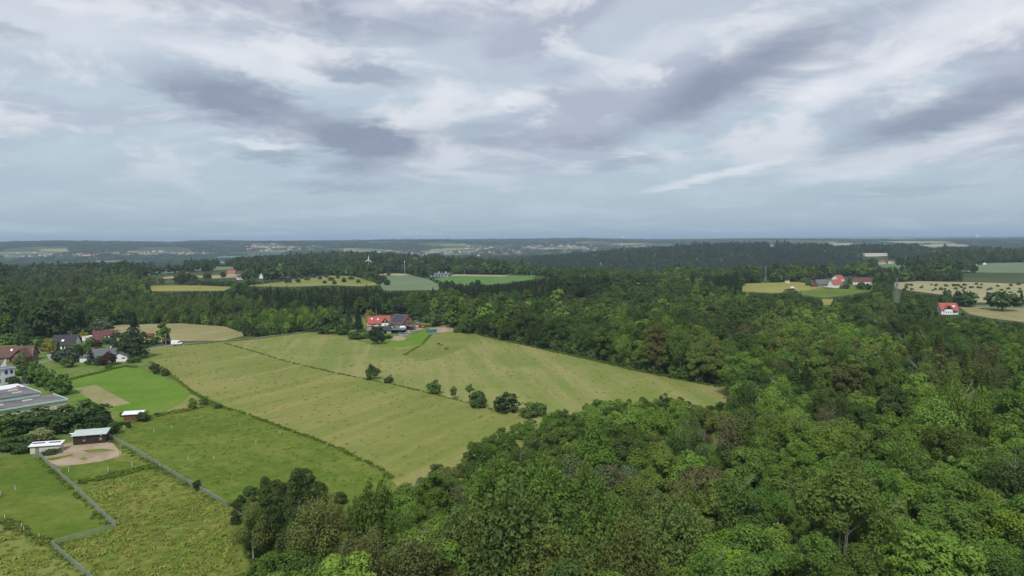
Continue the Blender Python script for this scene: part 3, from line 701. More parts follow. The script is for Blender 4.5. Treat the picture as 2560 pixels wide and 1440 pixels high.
for d0, d1, stp, lod in bands:
    amax = math.radians(41); g = np.arange(-d1 * math.sin(amax), d1 * math.sin(amax), stp); gy = np.arange(d0 * math.cos(amax) * .9, d1, stp)
    x, y = np.meshgrid(g, gy); x = (x + RNG.uniform(-.45, .45, x.shape) * stp).ravel(); y = (y + RNG.uniform(-.45, .45, y.shape) * stp).ravel()
    d = np.hypot(x, y); a = np.abs(np.arctan2(x, y)); k_ = (d >= d0) & (d < d1) & (a < amax); x, y = x[k_], y[k_]
    sc = {0: 1.14, 1: 1.1, 2: 1.18, 3: 1.0}[lod] * np.clip(RNG.normal(1.0, .2 if lod == 0 else .15, len(x)), .55, 1.42) * (1.25 if stp == 15 else 1) * (1 + .16 * lownoise(x, y, 90, 3))
    TP.append(np.stack([x, y, hgt(x, y), sc, np.full(len(x), lod)], 1))
TP = np.concatenate(TP)
wood_mask = (TP[:, 4] < 3) | (lownoise(TP[:, 0], TP[:, 1], 900, 11) + .5 * lownoise(TP[:, 0], TP[:, 1], 300, 5) > -.15)
TP = TP[wood_mask]
BUSHY = np.zeros(len(TP), bool)
u_, v_ = proj(TP[:, 0], TP[:, 1], TP[:, 2] + 4)
for cx_, cy_, rx, ry, fac in ((730, 800, 210, 34, .48), (480, 770, 230, 34, .66), (700, 745, 330, 22, .8), (230, 750, 330, 55, .74), (2090, 1190, 190, 26, .55), (1790, 1125, 95, 22, .6), (1700, 1300, 60, 22, .6), (1420, 1215, 90, 18, .65)):
    k_ = ((u_ - cx_) / rx) ** 2 + ((v_ - cy_) / ry) ** 2 < 1; TP[k_ & (TP[:, 4] < 3), 3] *= fac
def clear(tp, bushy):
    hc = np.where(tp[:, 4] < 3, np.where(bushy, 4.8, 14.0), 12.0) * tp[:, 3]; w_ = np.where(tp[:, 4] < 3, np.where(bushy, 2.4, 4.0), 18.0) * tp[:, 3]; good = np.ones(len(tp), bool)
    for fz, fx in ((0, 0), (.5, 0), (.95, 0), (.65, -1), (.65, 1)):
        u, v = proj(tp[:, 0] + fx * w_, tp[:, 1], tp[:, 2] + fz * hc)
        for pg in KEEP: good &= ~inpoly(u, v, pg)
    k_ = np.where(good & (tp[:, 4] < 2))[0]; bad = np.zeros(len(k_), bool)      # nearer trees: the whole outline of the crown
    for fz in (.25, .4, .55, .7, .85, 1.05):
        for fx in (-1.1, -.55, 0, .55, 1.1):
            f2 = fx * math.sqrt(max(.12, 1 - ((fz - .55) / .55) ** 2)); u, v = proj(tp[k_, 0] + f2 * w_[k_], tp[k_, 1], tp[k_, 2] + fz * hc[k_])
            for pg in KEEP: bad |= inpoly(u, v, pg)
    good[k_[bad]] = False
    return good
ok = clear(TP, BUSHY)
for cx_, cy_, rx, ry in ((110, 638, 150, 9), (400, 634, 140, 8), (640, 615, 100, 6), (720, 624, 120, 7), (1050, 634, 150, 11), (1280, 628, 220, 16), (1450, 618, 180, 9), (2420, 650, 140, 14)):
    u, v = proj(TP[:, 0], TP[:, 1], TP[:, 2]); ok &= ~((((u - cx_) / rx) ** 2 + ((v - cy_) / ry) ** 2 < 1) & (np.hypot(TP[:, 0], TP[:, 1]) > 2600) & (RNG.uniform(size=len(TP)) < .72))
for shrink, bushy in ((.62, False), (.95, True), (.5, True)):
    bad = np.where(~ok & (TP[:, 4] < 2))[0]; tp = TP[bad].copy(); tp[:, 3] *= shrink; bb = np.full(len(bad), bushy); g2 = clear(tp, bb)
    TP[bad[g2], 3] = tp[g2, 3]; BUSHY[bad[g2]] = bushy; ok[bad[g2]] = True
TP, BUSHY = TP[ok], BUSHY[ok]; hcr = np.where(TP[:, 4] < 3, np.where(BUSHY, 4.8, 13.0), 12.0) * TP[:, 3]
U, Vv = proj(TP[:, 0], TP[:, 1], TP[:, 2] + .75 * hcr)
Ub, Vb = proj(TP[:, 0], TP[:, 1], TP[:, 2] + hcr * 1.1)
vis = (Vb < 1500) & (U > -260) & (U < 2820); TP, U, Vv, hcr, BUSHY = TP[vis], U[vis], Vv[vis], hcr[vis], BUSHY[vis]
n = len(TP); spn = np.array([GENERAL[0][i] for i in RNG.integers(0, len(GENERAL[0]), n)], dtype=object)
tn = lownoise(TP[:, 0], TP[:, 1], 120, 21) + .6 * RNG.normal(size=n)
tint_names = np.array(['dark', 'deep', 'deep', 'green', 'green', 'bright', 'bright', 'olive'], dtype=object)
rnk = np.clip(((tn + 1.4) / 2.8 * 6).astype(int), 0, 6); tints = tint_names[rnk]
tints[RNG.uniform(size=n) < .035] = 'brown'
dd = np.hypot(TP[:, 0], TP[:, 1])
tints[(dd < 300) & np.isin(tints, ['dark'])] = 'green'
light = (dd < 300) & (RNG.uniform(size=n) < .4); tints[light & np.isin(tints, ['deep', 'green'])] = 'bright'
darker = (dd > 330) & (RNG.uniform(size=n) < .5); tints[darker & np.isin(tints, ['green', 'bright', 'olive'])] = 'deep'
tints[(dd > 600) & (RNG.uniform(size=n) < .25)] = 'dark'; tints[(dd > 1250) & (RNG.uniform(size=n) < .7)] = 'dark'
spn[(tints == 'dark') & (dd > 700) & (RNG.uniform(size=n) < .12)] = 'spruce'
for (cx_, cy_, rx, ry), sps, tns in REG:
    q = ((U - cx_) / rx) ** 2 + ((Vv - cy_) / ry) ** 2 + .35 * lownoise(TP[:, 0], TP[:, 1], 22, 9) + RNG.normal(0, .08, n)
    h_ = (q < 1) & (TP[:, 4] < 3); k_ = int(h_.sum())
    spn[h_] = np.array(sps, dtype=object)[RNG.integers(0, len(sps), k_)]; tints[h_] = np.array(tns, dtype=object)[RNG.integers(0, len(tns), k_)]
spn[tints == 'twig'] = 'bare'; spn[BUSHY] = 'bush'; tints[BUSHY & (tints == 'twig')] = 'olive'
conif = (dd > 1900) & (dd < 3700) & (U > 1330) & (U < 2230) & (RNG.uniform(size=n) < .8); spn[conif] = np.array(['spruce', 'round', 'broad', 'dome'], dtype=object)[RNG.integers(0, 4, int(conif.sum()))]; tints[conif] = 'spruce'
tints[(spn == 'spruce')] = 'spruce'
tcol = np.array([T[t] for t in tints]) * np.array([1.06, 1.02, .84]) * RNG.uniform(.82, 1.2, (n, 1)) * (1 + RNG.normal(0, .05, (n, 3)))
rot = RNG.uniform(0, 6.28, n)
scl = np.stack([TP[:, 3] * RNG.uniform(.9, 1.12, n), TP[:, 3] * RNG.uniform(.9, 1.12, n), TP[:, 3] * RNG.uniform(.88, 1.12, n)], 1)
pid = np.zeros(n, int)
for i in range(n):
    l = int(TP[i, 4]); key = ('patch', 3) if l == 3 else (spn[i], l); ch = PIDX[key]; pid[i] = ch[i % len(ch)]

def plant(sp, loc, w, h, tint, label, cat='tree', name='broadleaf_tree', group=None, rz=None, var=None):
    """one tree or bush as a thing of its own: w and h in metres"""
    _, bark, ht, wd, _ = SPEC[sp]; dd_ = math.hypot(loc[0], loc[1]); hm = HERO[sp] if dd_ < 225 else HERO[(sp, 1300)] if dd_ < 640 else HERO[(sp, 260)]; cm, tm = hm[(var if var is not None else random.randrange(99)) % len(hm)]
    o = thing(name, label, cat, loc, rz if rz is not None else random.uniform(0, 6.28), group)
    for nm, me in (('crown', cm), ('trunk', tm)):
        q = link(nm, me, o); q.scale = (w / wd, w / wd, h / ht)
        if nm == 'crown': q['tint'] = tuple(float(z) for z in tint)
    return o
random.seed(3)
WORDS = {'low': ('broadleaf_tree', 'low crowned tree'), 'broad': ('broadleaf_tree', 'broad crowned tree'), 'round': ('broadleaf_tree', 'rounded broadleaf tree'), 'tall': ('broadleaf_tree', 'tall slender broadleaf tree'), 'dome': ('broadleaf_tree', 'large domed tree'),
         'feather': ('poplar_tree', 'feathery upright poplar'), 'willow': ('willow_tree', 'fine leaved willow'), 'birch': ('birch_tree', 'pale trunked birch'), 'spruce': ('spruce_tree', 'pointed spruce'),
         'larch': ('larch_tree', 'slim pointed larch'), 'pine': ('pine_tree', 'dense pine'), 'bare': ('bare_tree', 'almost leafless tree'), 'ash': ('ash_tree', 'bare stemmed high tree'), 'bush': ('bush', 'leafy bush')}
CWORD = dict(bright='bright green', green='mid green', deep='deep green', dark='dark green', olive='olive green', brown='brownish', silver='silvery green', spruce='blackish green', twig='grey brown', yellow='yellow', lime='vivid light green', rust='rusty brown')
def where(u, v):
    col = 'left of bottom centre' if u < 1000 else 'at bottom centre' if u < 1500 else 'right of bottom centre' if u < 2050 else 'at bottom right'
    row = 'front' if v > 1380 else 'middle' if v > 1270 else 'back'
    return f'in {row} rows {col}'
dist = np.hypot(TP[:, 0], TP[:, 1]); inview = (U > -40) & (U < 2600) & (Vv < 1480) & (TP[:, 4] == 0)
order = np.argsort(np.where(inview & ~BUSHY, dist, 1e9))[:190]
single = np.zeros(n, bool); single[order] = True
ORD = ['first', 'second', 'third', 'fourth', 'fifth', 'sixth', 'seventh', 'eighth', 'ninth', 'tenth', 'eleventh', 'twelfth', 'thirteenth', 'fourteenth', 'fifteenth', 'sixteenth', 'seventeenth', 'eighteenth', 'nineteenth', 'twentieth']
KEYS = {i: (f'{CWORD.get(tints[i], "green")} {WORDS[spn[i]][1]}', where(U[i], Vv[i])) for i in order}; RANK = {}
for kk in set(KEYS.values()):
    same = sorted((i for i in order if KEYS[i] == kk), key=lambda i: U[i])
    for j, i in enumerate(same): RANK[i] = (j, len(same))
for i in order:
    nm, ph = WORDS[spn[i]]; lb = ' '.join(KEYS[i]) if RANK[i][1] == 1 else f'{KEYS[i][0]}, {ORD[min(RANK[i][0], 19)]} from left {KEYS[i][1]}'
    _, _, ht, wd, _ = SPEC[spn[i]]
    plant(spn[i], (TP[i, 0], TP[i, 1], TP[i, 2]), wd * scl[i, 0], ht * scl[i, 2], tcol[i], lb, 'tree', nm, 'near trees of the ' + CWORD.get(tints[i], 'green') + ' ' + ph + ' kind', rot[i], i)
rest = ~single
def group_scatter(mask, name, label):
    if mask.sum(): scatter(name, NG_TREE, TP[mask, :3], pid[mask], rot[mask], scl[mask], tcol[mask], label, 'woodland')
group_scatter(rest & (dist < 1050) & (U > 1050), 'woodland', 'dense mixed woodland on the right behind and beside the meadow')
group_scatter(rest & (dist < 1050) & (U <= 1050), 'woodland', 'dense mixed woodland on the left beyond the village and farm')
group_scatter(rest & (dist >= 1050) & (TP[:, 4] == 2), 'hill_woodland', 'dark woods covering the hills in front of the distant town')
group_scatter(rest & (TP[:, 4] == 3), 'distant_woodland', 'bluish far woods on the slopes around the distant town')
def shrub_belt(lines, label):
    P = []
    for line in lines:
        g = [G(*q) for q in line]
        for a, b in zip(g[:-1], g[1:]):
            ln = (b - a).length; k_ = int(ln / 1.25); t = RNG.uniform(0, 1, k_); nr_ = Vector((-(b - a).y, (b - a).x)).normalized()
            if nr_.y < 0: nr_ = -nr_
            o_ = RNG.uniform(1.5, 6.5, k_); P.append(np.stack([a.x + (b.x - a.x) * t + nr_.x * o_, a.y + (b.y - a.y) * t + nr_.y * o_], 1))
    P = np.concatenate(P); k_ = len(P); s_ = RNG.uniform(.5, 1.25, k_); ch = PIDX[('bush', 1)]
    tn_ = np.array([T[q] for q in np.array(['deep', 'green', 'green', 'olive', 'dark', 'bright'], dtype=object)[RNG.integers(0, 6, k_)]]) * .9 * RNG.uniform(.85, 1.15, (k_, 1))
    scatter('shrub_belt', NG_TREE, np.stack([P[:, 0], P[:, 1], hgt(P[:, 0], P[:, 1]) - .1], 1), np.array([ch[i % 2] for i in range(k_)]), RNG.uniform(0, 6.28, k_), np.stack([s_ * RNG.uniform(.8, 1.2, k_), s_ * RNG.uniform(.8, 1.2, k_), s_ * RNG.uniform(.8, 1.5, k_)], 1), tn_, label, 'shrubs')
shrub_belt([[(1142, 832), (1200, 837), (1300, 860), (1400, 881), (1500, 903), (1600, 927), (1700, 950), (1800, 968), (1840, 984)]], 'dense leafy shrubs along the far wood edge of the meadow')
shrub_belt([[(165, 827), (300, 812), (450, 808), (560, 816), (622, 837)], [(622, 841), (690, 836), (768, 828)]], 'dense leafy shrubs behind the tan field and along the road')
print('trees', n, 'single', single.sum())

# ------------------------------------------------------------------ building materials
plain('render_white', (.72, .73, .74), .8, .06, .8); plain('render_cream', (.55, .52, .44), .85, .10, .8)
plain('slate_dark', (.05, .048, .052), .8, .25, 1.2, 0, .08); plain('slate_grey', (.115, .118, .13), .8, .2, 1.2, 0, .08)
plain('tile_brown', (.125, .075, .06), .85, .25, 1.5, 0, .08); plain('tile_red', (.31, .08, .062), .7, .2, 1.5); plain('tile_maroon', (.13, .055, .05), .85, .25, 1.5, 0, .08)
plain('wood_dark', (.035, .024, .018), .85, .35, 1.2); plain('wood_brown', (.14, .065, .032), .8, .3, 1.5); plain('wood_grey', (.20, .185, .16), .9, .3, 1.5)
plain('metal_white', (.70, .71, .72), .5, .06, .5); plain('metal_mint', (.45, .53, .50), .5, .10, .6); plain('mint_fascia', (.42, .62, .54), .6, .06, .8)
plain('concrete', (.36, .34, .31), .9, .15, .8); plain('steel', (.42, .44, .45), .45, .12, 1, .4); plain('steel_dark', (.10, .105, .11), .5, .15, 1, .3)
plain('pylon_steel', (.20, .22, .22), .6, .12, 1, .2); plain('fence_mesh', (.26, .31, .26), .7, .12, .6); plain('frame_blue', (.02, .11, .42), .5, .1, 2); plain('frame_white', (.75, .75, .76), .5, .05, 2)
plain('paint_teal', (.035, .15, .17), .55, .15, 1); plain('paint_orange', (.75, .17, .02), .5, .12, 2); plain('paint_white', (.78, .78, .78), .3, .03, 1, 0, .5); plain('paint_blue', (.06, .15, .30), .5, .15, 1)
plain('rubber', (.02, .02, .02), .8, .1, 3); plain('fabric_white', (.76, .76, .75), .9, .04, 1); plain('red_lamp', (.45, .02, .02), .3, .05, 3)
plain('horse_bay', (.09, .04, .02), .7, .25, 2); plain('horse_black', (.022, .015, .012), .7, .25, 2); plain('horse_chestnut', (.20, .085, .035), .7, .2, 2)
plain('stone_wall', (.34, .31, .27), .9, .25, 1.2); plain('paint_yellow', (.62, .40, .03), .5, .1, 2); plain('paint_red', (.45, .05, .04), .5, .1, 2)
newmat('glass_pane'); b_ = N('ShaderNodeBsdfPrincipled'); b_.inputs['Base Color'].default_value = (.03, .04, .05, 1); b_.inputs['Roughness'].default_value = .08; b_.inputs['Specular IOR Level'].default_value = .6; out(b_.outputs[0])
newmat('solar_cell'); p_ = opos(); b_ = N('ShaderNodeBsdfPrincipled'); L(mixc(smooth(noise(p_, 2, 3, .6), .3, .7), (.014, .022, .055), (.03, .045, .10)), b_.inputs['Base Color']); b_.inputs['Roughness'].default_value = .15; out(b_.outputs[0])
newmat('brick'); p_ = opos(); br = N('ShaderNodeTexBrick'); L(p_, br.inputs[0]); br.inputs['Scale'].default_value = 4.0
for nm, cc in (('Color1', (.27, .10, .065, 1)), ('Color2', (.20, .075, .05, 1)), ('Mortar', (.28, .22, .19, 1))): br.inputs[nm].default_value = cc
out(bsdf(mulc(br.outputs[0], mixc(smooth(noise(p_, .8, 5, .6), .3, .7), (.8, .8, .8), (1.1, 1.1, 1.1))), .9, .2))
newmat('roofing_felt'); p_ = opos(); n_ = noise(vmul(p_, (.05, .35, .1)), 1.0, 6, .65, .6); s_ = noise(p_, .35, 6, .7)
out(bsdf(mixc(smooth(n_ * .6 + s_ * .4, .36, .62), (.085, .085, .09), (.19, .185, .185)), .9, .2, 0, s_, .3, .05))
M = MATS

# ------------------------------------------------------------------ houses
def window(parent, c, w, h, nrm, frame='frame_white', mull=True):
    """a window standing proud of a wall: frame part with a pane as its own piece; nrm is 'x' or 'y' with a sign"""
    ax, sg = nrm; mb = MB(); t = .09
    def bar(du, dv, su, sv, dep=.12):
        if ax == 'y': mb.box((c[0] + du, c[1] + sg * .03, c[2] + dv), (su, dep, sv))
        else: mb.box((c[0] + sg * .03, c[1] + du, c[2] + dv), (dep, su, sv))
    bar(0, h / 2, w + t, t); bar(0, -h / 2, w + t, t); bar(-w / 2, 0, t, h - t); bar(w / 2, 0, t, h - t)
    if mull: bar(0, 0, t * .8, h - t, .1)
    fr = mb.build('window', M[frame], parent); g = MB()
    if ax == 'y': g.box((c[0], c[1] + sg * .02, c[2]), (w - .02, .05, h - .02))
    else: g.box((c[0] + sg * .02, c[1], c[2]), (.05, w - .02, h - .02))
    g.build('pane', M['glass_pane'], fr); return fr
def gable(parent, Lx, Wy, wh, rh, wall, roof, over=.5, th=.22, z0=0.0, c=(0, 0), gable_mat=None, name='wall'):
    """walls and a pitched roof with its ridge along local x"""
    y = Wy / 2; x = Lx / 2
    MB().prof([(c[1] - y, z0 - .4), (c[1] + y, z0 - .4), (c[1] + y, wh), (c[1], wh + rh), (c[1] - y, wh)], c[0] - x, c[0] + x).build(name, M[wall], parent)
    s = rh / y; ye = y + over; ze = wh - over * s
    r = MB()
    for sg in (-1, 1):
        r.prof([(c[1] + sg * ye, ze + .03), (c[1], wh + rh + .03), (c[1], wh + rh + .03 + th), (c[1] + sg * ye, ze + .03 + th)], c[0] - x - over, c[0] + x + over)
    ro = r.build('roof', M[roof], parent)
    if gable_mat:
        for sg in (-1, 1):
            MB().prof([(c[1] - y + .05, wh), (c[1] + y - .05, wh), (c[1], wh + rh - .06)], c[0] + sg * (x + .02), c[0] + sg * (x + .07)).build('gable_cladding', M[gable_mat], parent)
    return ro
def skylight(roof_obj, x, f, Wy, wh, rh, w=1.0, side=-1, cy=0.0, mat='frame_white'):
    """a roof window on the slope facing side, at fraction f from eave to ridge"""
    y = Wy / 2; a = math.atan2(rh, y); yy = cy + side * y * (1 - f); zz = wh + rh * f + .27
    mb = MB(); mb.box((0, 0, 0), (w, 1.3, .14)); o = mb.build('roof_window', M[mat], roof_obj)
    o.location = (x, yy, zz); o.rotation_euler = (a if side < 0 else -a, 0, 0)
    return o
def chimney(roof_obj, x, y, z0, z1, mat='brick', w=.6):
    MB().box((x, y, (z0 + z1) / 2), (w, w, z1 - z0)).box((x, y, z1 + .06), (w + .16, w + .16, .12)).build('chimney', M[mat], roof_obj)

# brick house with the cross gable
p = G(46, 901); h = thing('brick_house', 'red brick house with brown tiled roof and cross gable beside the road', 'house', p, math.radians(12))
ro = gable(h, 15, 9.5, 2.9, 4.4, 'brick', 'tile_brown', .7); chimney(ro, 1.5, .8, 5.5, 8.0)
w2 = MB(); w2.prof([(-3.6, -.4), (3.6, -.4), (3.6, 3.2), (0, 6.6), (-3.6, 3.2)], -1.0, 5.2)
def rot_part(o, loc, rz): o.location = loc; o.rotation_euler = (0, 0, rz)
wing = w2.build('wing', M['brick'], h); rot_part(wing, (4.2, -3.2, 0), -math.pi / 2)
r2 = MB()
for sg in (-1, 1): r2.prof([(sg * 4.3, 2.56), (0, 6.63), (0, 6.87), (sg * 4.3, 2.8)], -4.5, 5.9)
wr = r2.build('wing_roof', M['tile_brown'], h); rot_part(wr, (4.2, -3.2, 0), -math.pi / 2)
for q in (-1.5, 1.2): window(h, (4.2 + q, -8.46, 3.7), 1.1, 1.0, ('y', -1))
for q in (-5.5, -3.2): window(h, (q, -4.8, 1.5), 1.3, 1.2, ('y', -1))
MB().box((-1.5, -4.82, 1.05), (1.0, .1, 2.1)).build('door', M['wood_dark'], h)
skylight(ro, -2.0, .6, 9.5, 2.9, 4.4)
# dark slate house
p = G(167, 869); h = thing('slate_roofed_house', 'white house under a large dark slate roof with one skylight', 'house', p, math.radians(10))
ro = gable(h, 12, 10, 2.3, 5.0, 'render_white', 'slate_dark', .5); skylight(ro, -.6, .4, 10, 2.3, 5.0, 1.3)
window(h, (-2.5, -5.03, 1.2), 1.3, 1.2, ('y', -1)); window(h, (2.0, -5.03, 1.2), 1.6, 1.2, ('y', -1)); window(h, (-6.03, .2, 3.6), 1.2, 1.2, ('x', -1)); window(h, (-6.03, -1.8, 1.2), 1.2, 1.2, ('x', -1))
MB().box((.2, -5.03, 1.0), (1.0, .1, 2.0)).build('door', M['wood_dark'], h); chimney(ro, 2.5, .8, 6.0, 8.0)
# maroon roofed house
p = G(264, 857); h = thing('maroon_roofed_house', 'white gabled house with maroon tiled roof behind the garden trees', 'house', p, math.radians(22))
ro = gable(h, 12, 9, 2.8, 4.6, 'render_white', 'tile_maroon', .5); chimney(ro, 3.5, .5, 6.0, 8.2); skylight(ro, 1, .5, 9, 2.8, 4.6)
d = MB(); d.box((1.6, -3.6, 4.2), (2.6, 2.0, 1.6)); d.build('dormer', M['render_white'], h)
MB().prof([(-5.0, 4.95), (-1.6, 5.9), (-1.6, 6.05), (-5.0, 5.1)], .1, 3.1).build('dormer_roof', M['tile_maroon'], h)
window(h, (1.6, -4.63, 4.2), 1.2, .9, ('y', -1)); window(h, (-6.03, 0, 4.2), 1.1, 1.1, ('x', -1)); window(h, (-6.03, -2, 1.5), 1.2, 1.2, ('x', -1)); window(h, (-6.03, 2, 1.5), 1.2, 1.2, ('x', -1)); window(h, (-3, -4.53, 1.5), 1.4, 1.2, ('y', -1))
# white bungalow with garage wing
p = G(258, 901); h = thing('white_bungalow', 'white bungalow with grey roof, slate gable dormer and garage wing by the meadow', 'house', p, math.radians(20))
ro = gable(h, 13, 9, 2.5, 3.5, 'render_white', 'slate_grey', .5); chimney(ro, 3.6, .6, 4.6, 7.0, 'render_white')
d = MB(); d.prof([(-2.8, 2.45), (2.8, 2.45), (0, 5.2)], -.5, 5.3); dm = d.build('dormer', M['slate_dark'], h); rot_part(dm, (3.2, .2, 0), -math.pi / 2)
r2 = MB()
for sg in (-1, 1): r2.prof([(sg * 3.2, 2.06), (0, 5.23), (0, 5.43), (sg * 3.2, 2.26)], -.5, 5.9)
q = r2.build('dormer_roof', M['slate_grey'], h); rot_part(q, (3.2, .2, 0), -math.pi / 2)
window(h, (3.2, -5.13, 3.3), 1.0, 1.0, ('y', -1)); window(h, (-6.53, 0, 3.2), 1.0, 1.1, ('x', -1)); window(h, (-3.5, -4.53, 1.4), 1.8, 1.2, ('y', -1)); window(h, (0, -4.53, 1.4), 1.4, 1.2, ('y', -1))
MB().box((-8.2, -.5, 1.0), (3.4, 5, 2.7)).build('porch', M['render_white'], h); MB().box((-8.2, -.5, 2.48), (4.0, 5.6, .22)).build('porch_roof', M['slate_grey'], h)
gg = MB(); gg.prof([(-3.6, -.4), (3.6, -.4), (3.6, 2.5), (0, 4.3), (-3.6, 2.5)], -4.5, 6.0); q = gg.build('garage_wing', M['render_white'], h); rot_part(q, (9.2, -.8, 0), -math.pi / 2 - .12)
r2 = MB()
for sg in (-1, 1): r2.prof([(sg * 4.1, 2.28), (0, 4.33), (0, 4.52), (sg * 4.1, 2.47)], -4.9, 6.4)
q = r2.build('garage_roof', M['slate_grey'], h); rot_part(q, (9.2, -.8, 0), -math.pi / 2 - .12)
for u in (-1.6, 1.9):
    g = MB(); g.box((6.04, u, 1.7), (.1, 1.7, .55)); q = g.build('garage_window', M['glass_pane'], h); rot_part(q, (9.2, -.8, 0), -math.pi / 2 - .12)
# garden shed behind the spruce, small white outbuilding
p = G(374, 846); h = thing('garden_shed', 'small red brown roofed shed at the edge of the tan field', 'shed', p, math.radians(10)); gable(h, 4.5, 3.5, 1.9, 1.1, 'wood_brown', 'tile_maroon', .3)
MB().box((.5, -1.78, .9), (.9, .08, 1.8)).build('door', M['wood_dark'], h)
p = G(224, 850); h = thing('outbuilding', 'low white outbuilding with pale flat roof beside the maroon roofed house', 'shed', p, math.radians(20))
MB().box((0, 0, 1.1), (7, 5, 2.6)).build('wall', M['render_white'], h); MB().box((0, 0, 2.5), (7.5, 5.5, .2)).build('roof', M['metal_white'], h); window(h, (-1, -2.53, 1.4), 1.6, .8, ('y', -1))

# ------------------------------------------------------------------ industrial hall and office
a_, b_c = G(171, 995, 5.2), G(94, 960, 6.4)
hall = thing('industrial_hall', 'large flat roofed industrial hall with grey felt roof and mint fascia at the left edge', 'hall', G(120, 1030), 0)
O = hall.location
def loc3(px, py, z): q = G(px, py, z); return (q.x - O.x, q.y - O.y)
lowA = [loc3(172, 994.5, 5.2), loc3(110, 1007, 5.2), loc3(0, 1025, 5.2)]
d_f = Vector(lowA[2]) - Vector(lowA[1]); d_f.normalize()
far_l = Vector(lowA[2]) + d_f * 30
P0 = Vector(lowA[0]); P1 = Vector(lowA[1]) ; e_u = Vector((-d_f.x, -d_f.y)); e_v = Vector((d_f.y, -d_f.x))
if e_v.y < 0: e_v = -e_v
# front edge runs along e_u (to the right); depth along e_v
right = Vector(loc3(172, 1000, 5.2)); org = P1 + e_u * ((right - P1).dot(e_u))
def hp(u, v): q = org - e_u * u + e_v * v; return (q.x, q.y)
MB().prism([hp(0, 0), hp(0, 14), hp(62, 14), hp(62, 0)][::-1], -1.5, 5.0).build('wall', M['render_cream'], hall)
MB().prism([hp(-.4, -.4), hp(-.4, 14.0), hp(62.4, 14.0), hp(62.4, -.4)][::-1], 5.0, 5.25).build('roof', M['roofing_felt'], hall)
MB().prism([hp(4, 14.01), hp(4, 30), hp(62, 30), hp(62, 14.01)][::-1], -1.5, 6.3).build('wall', M['mint_fascia'], hall)
MB().prism([hp(3.8, 13.8), hp(3.8, 30.3), hp(62.4, 30.3), hp(62.4, 13.8)][::-1], 6.3, 6.5).build('roof', M['roofing_felt'], hall)
for (u0, v0, u1, v1, z) in ((-.5, -.5, -.25, 14.2, 5.25), (3.6, 13.7, 3.85, 30.4, 6.5), (-.5, -.5, 62, -.25, 5.25), (3.6, 30.1, 62, 30.4, 6.5)):
    MB().prism([hp(u0, v0), hp(u0, v1), hp(u1, v1), hp(u1, v0)][::-1], z - .3, z + .18).build('roof_edge', M['mint_fascia'], hall)
for (u, v, z) in ((8, 8, 5.25), (17, 7, 5.25), (25, 4.5, 5.25), (33, 9, 5.25), (20, 2.5, 5.25), (8, 19, 6.5), (7.5, 25, 6.5), (15, 27, 6.5), (17, 20, 6.5), (24, 19, 6.5), (28, 26, 6.5), (34, 21, 6.5)):
    MB().prism([hp(u, v), hp(u, v + .9), hp(u + 3.0, v + .9), hp(u + 3.0, v)][::-1], z, z + .35).build('skylight', M['render_cream' if (int(u) % 3) else 'metal_white'], hall)
for (u, v, z) in ((5.5, 27.5, 6.5), (17, 23, 6.5)):
    MB().prism([hp(u, v), hp(u, v + 2), hp(u + 2.6, v + 2), hp(u + 2.6, v)][::-1], z, z + .6).prism([hp(u + .6, v + .6), hp(u + .6, v + 1.4), hp(u + 1.6, v + 1.4), hp(u + 1.6, v + .6)][::-1], z + .6, z + 1.1).build('roof_vent', M['stone_wall'], hall)
p = G(8, 967, 6); an = thing('white_roofed_annex', 'low annex with bright white roof between hall and office', 'hall', (p.x, p.y, 0), 0)
ang = math.atan2(e_u.y, e_u.x); an.rotation_euler = (0, 0, ang)
MB().box((-7, 1, 2.4), (26, 9, 5.6)).build('wall', M['steel'], an); MB().box((-7, 1, 5.35), (26.6, 9.6, .3)).build('roof', M['metal_white'], an)
MB().box((-7, -3.83, 4.9), (26.7, .1, .5)).build('fascia', M['paint_blue'], an)
p = G(38, 957); of = thing('office_building', 'white two storey office with blue framed windows and grey roof at the left edge', 'office', p, ang + .12)
MB().box((-11, 5, 3.2), (22, 10, 7.4)).build('wall', M['render_white'], of); MB().box((-11, 5, 7.02), (22.8, 10.8, .24)).build('roof', M['roofing_felt'], of)
MB().box((-11, -.42, 7.02), (22.9, .06, .34)).build('fascia', M['frame_white'], of)
for zc in (1.9, 5.2):
    for x, w in ((-1.2, .9), (-3.2, 1.0), (-7.2, 3.2), (-12, 3.2), (-17, 3.2)): window(of, (x, -.02, zc), w, 1.5, ('y', -1), 'frame_blue')
fin = MB(); fin.add([(-2, 0, 0), (0, 0, 0), (0, 0, 3.2), (-2, .3, 0), (0, .3, 0), (0, .3, 3.2)], [(0, 1, 2), (3, 5, 4), (0, 3, 4, 1), (1, 4, 5, 2), (0, 2, 5, 3)])
q = fin.build('roof_fin', M['render_white'], of); q.location = (-1.2, 4.5, 7.14)
MB().box((-.8, -.03, 1.0), (.9, .06, 2.0)).build('door', M['frame_blue'], of)

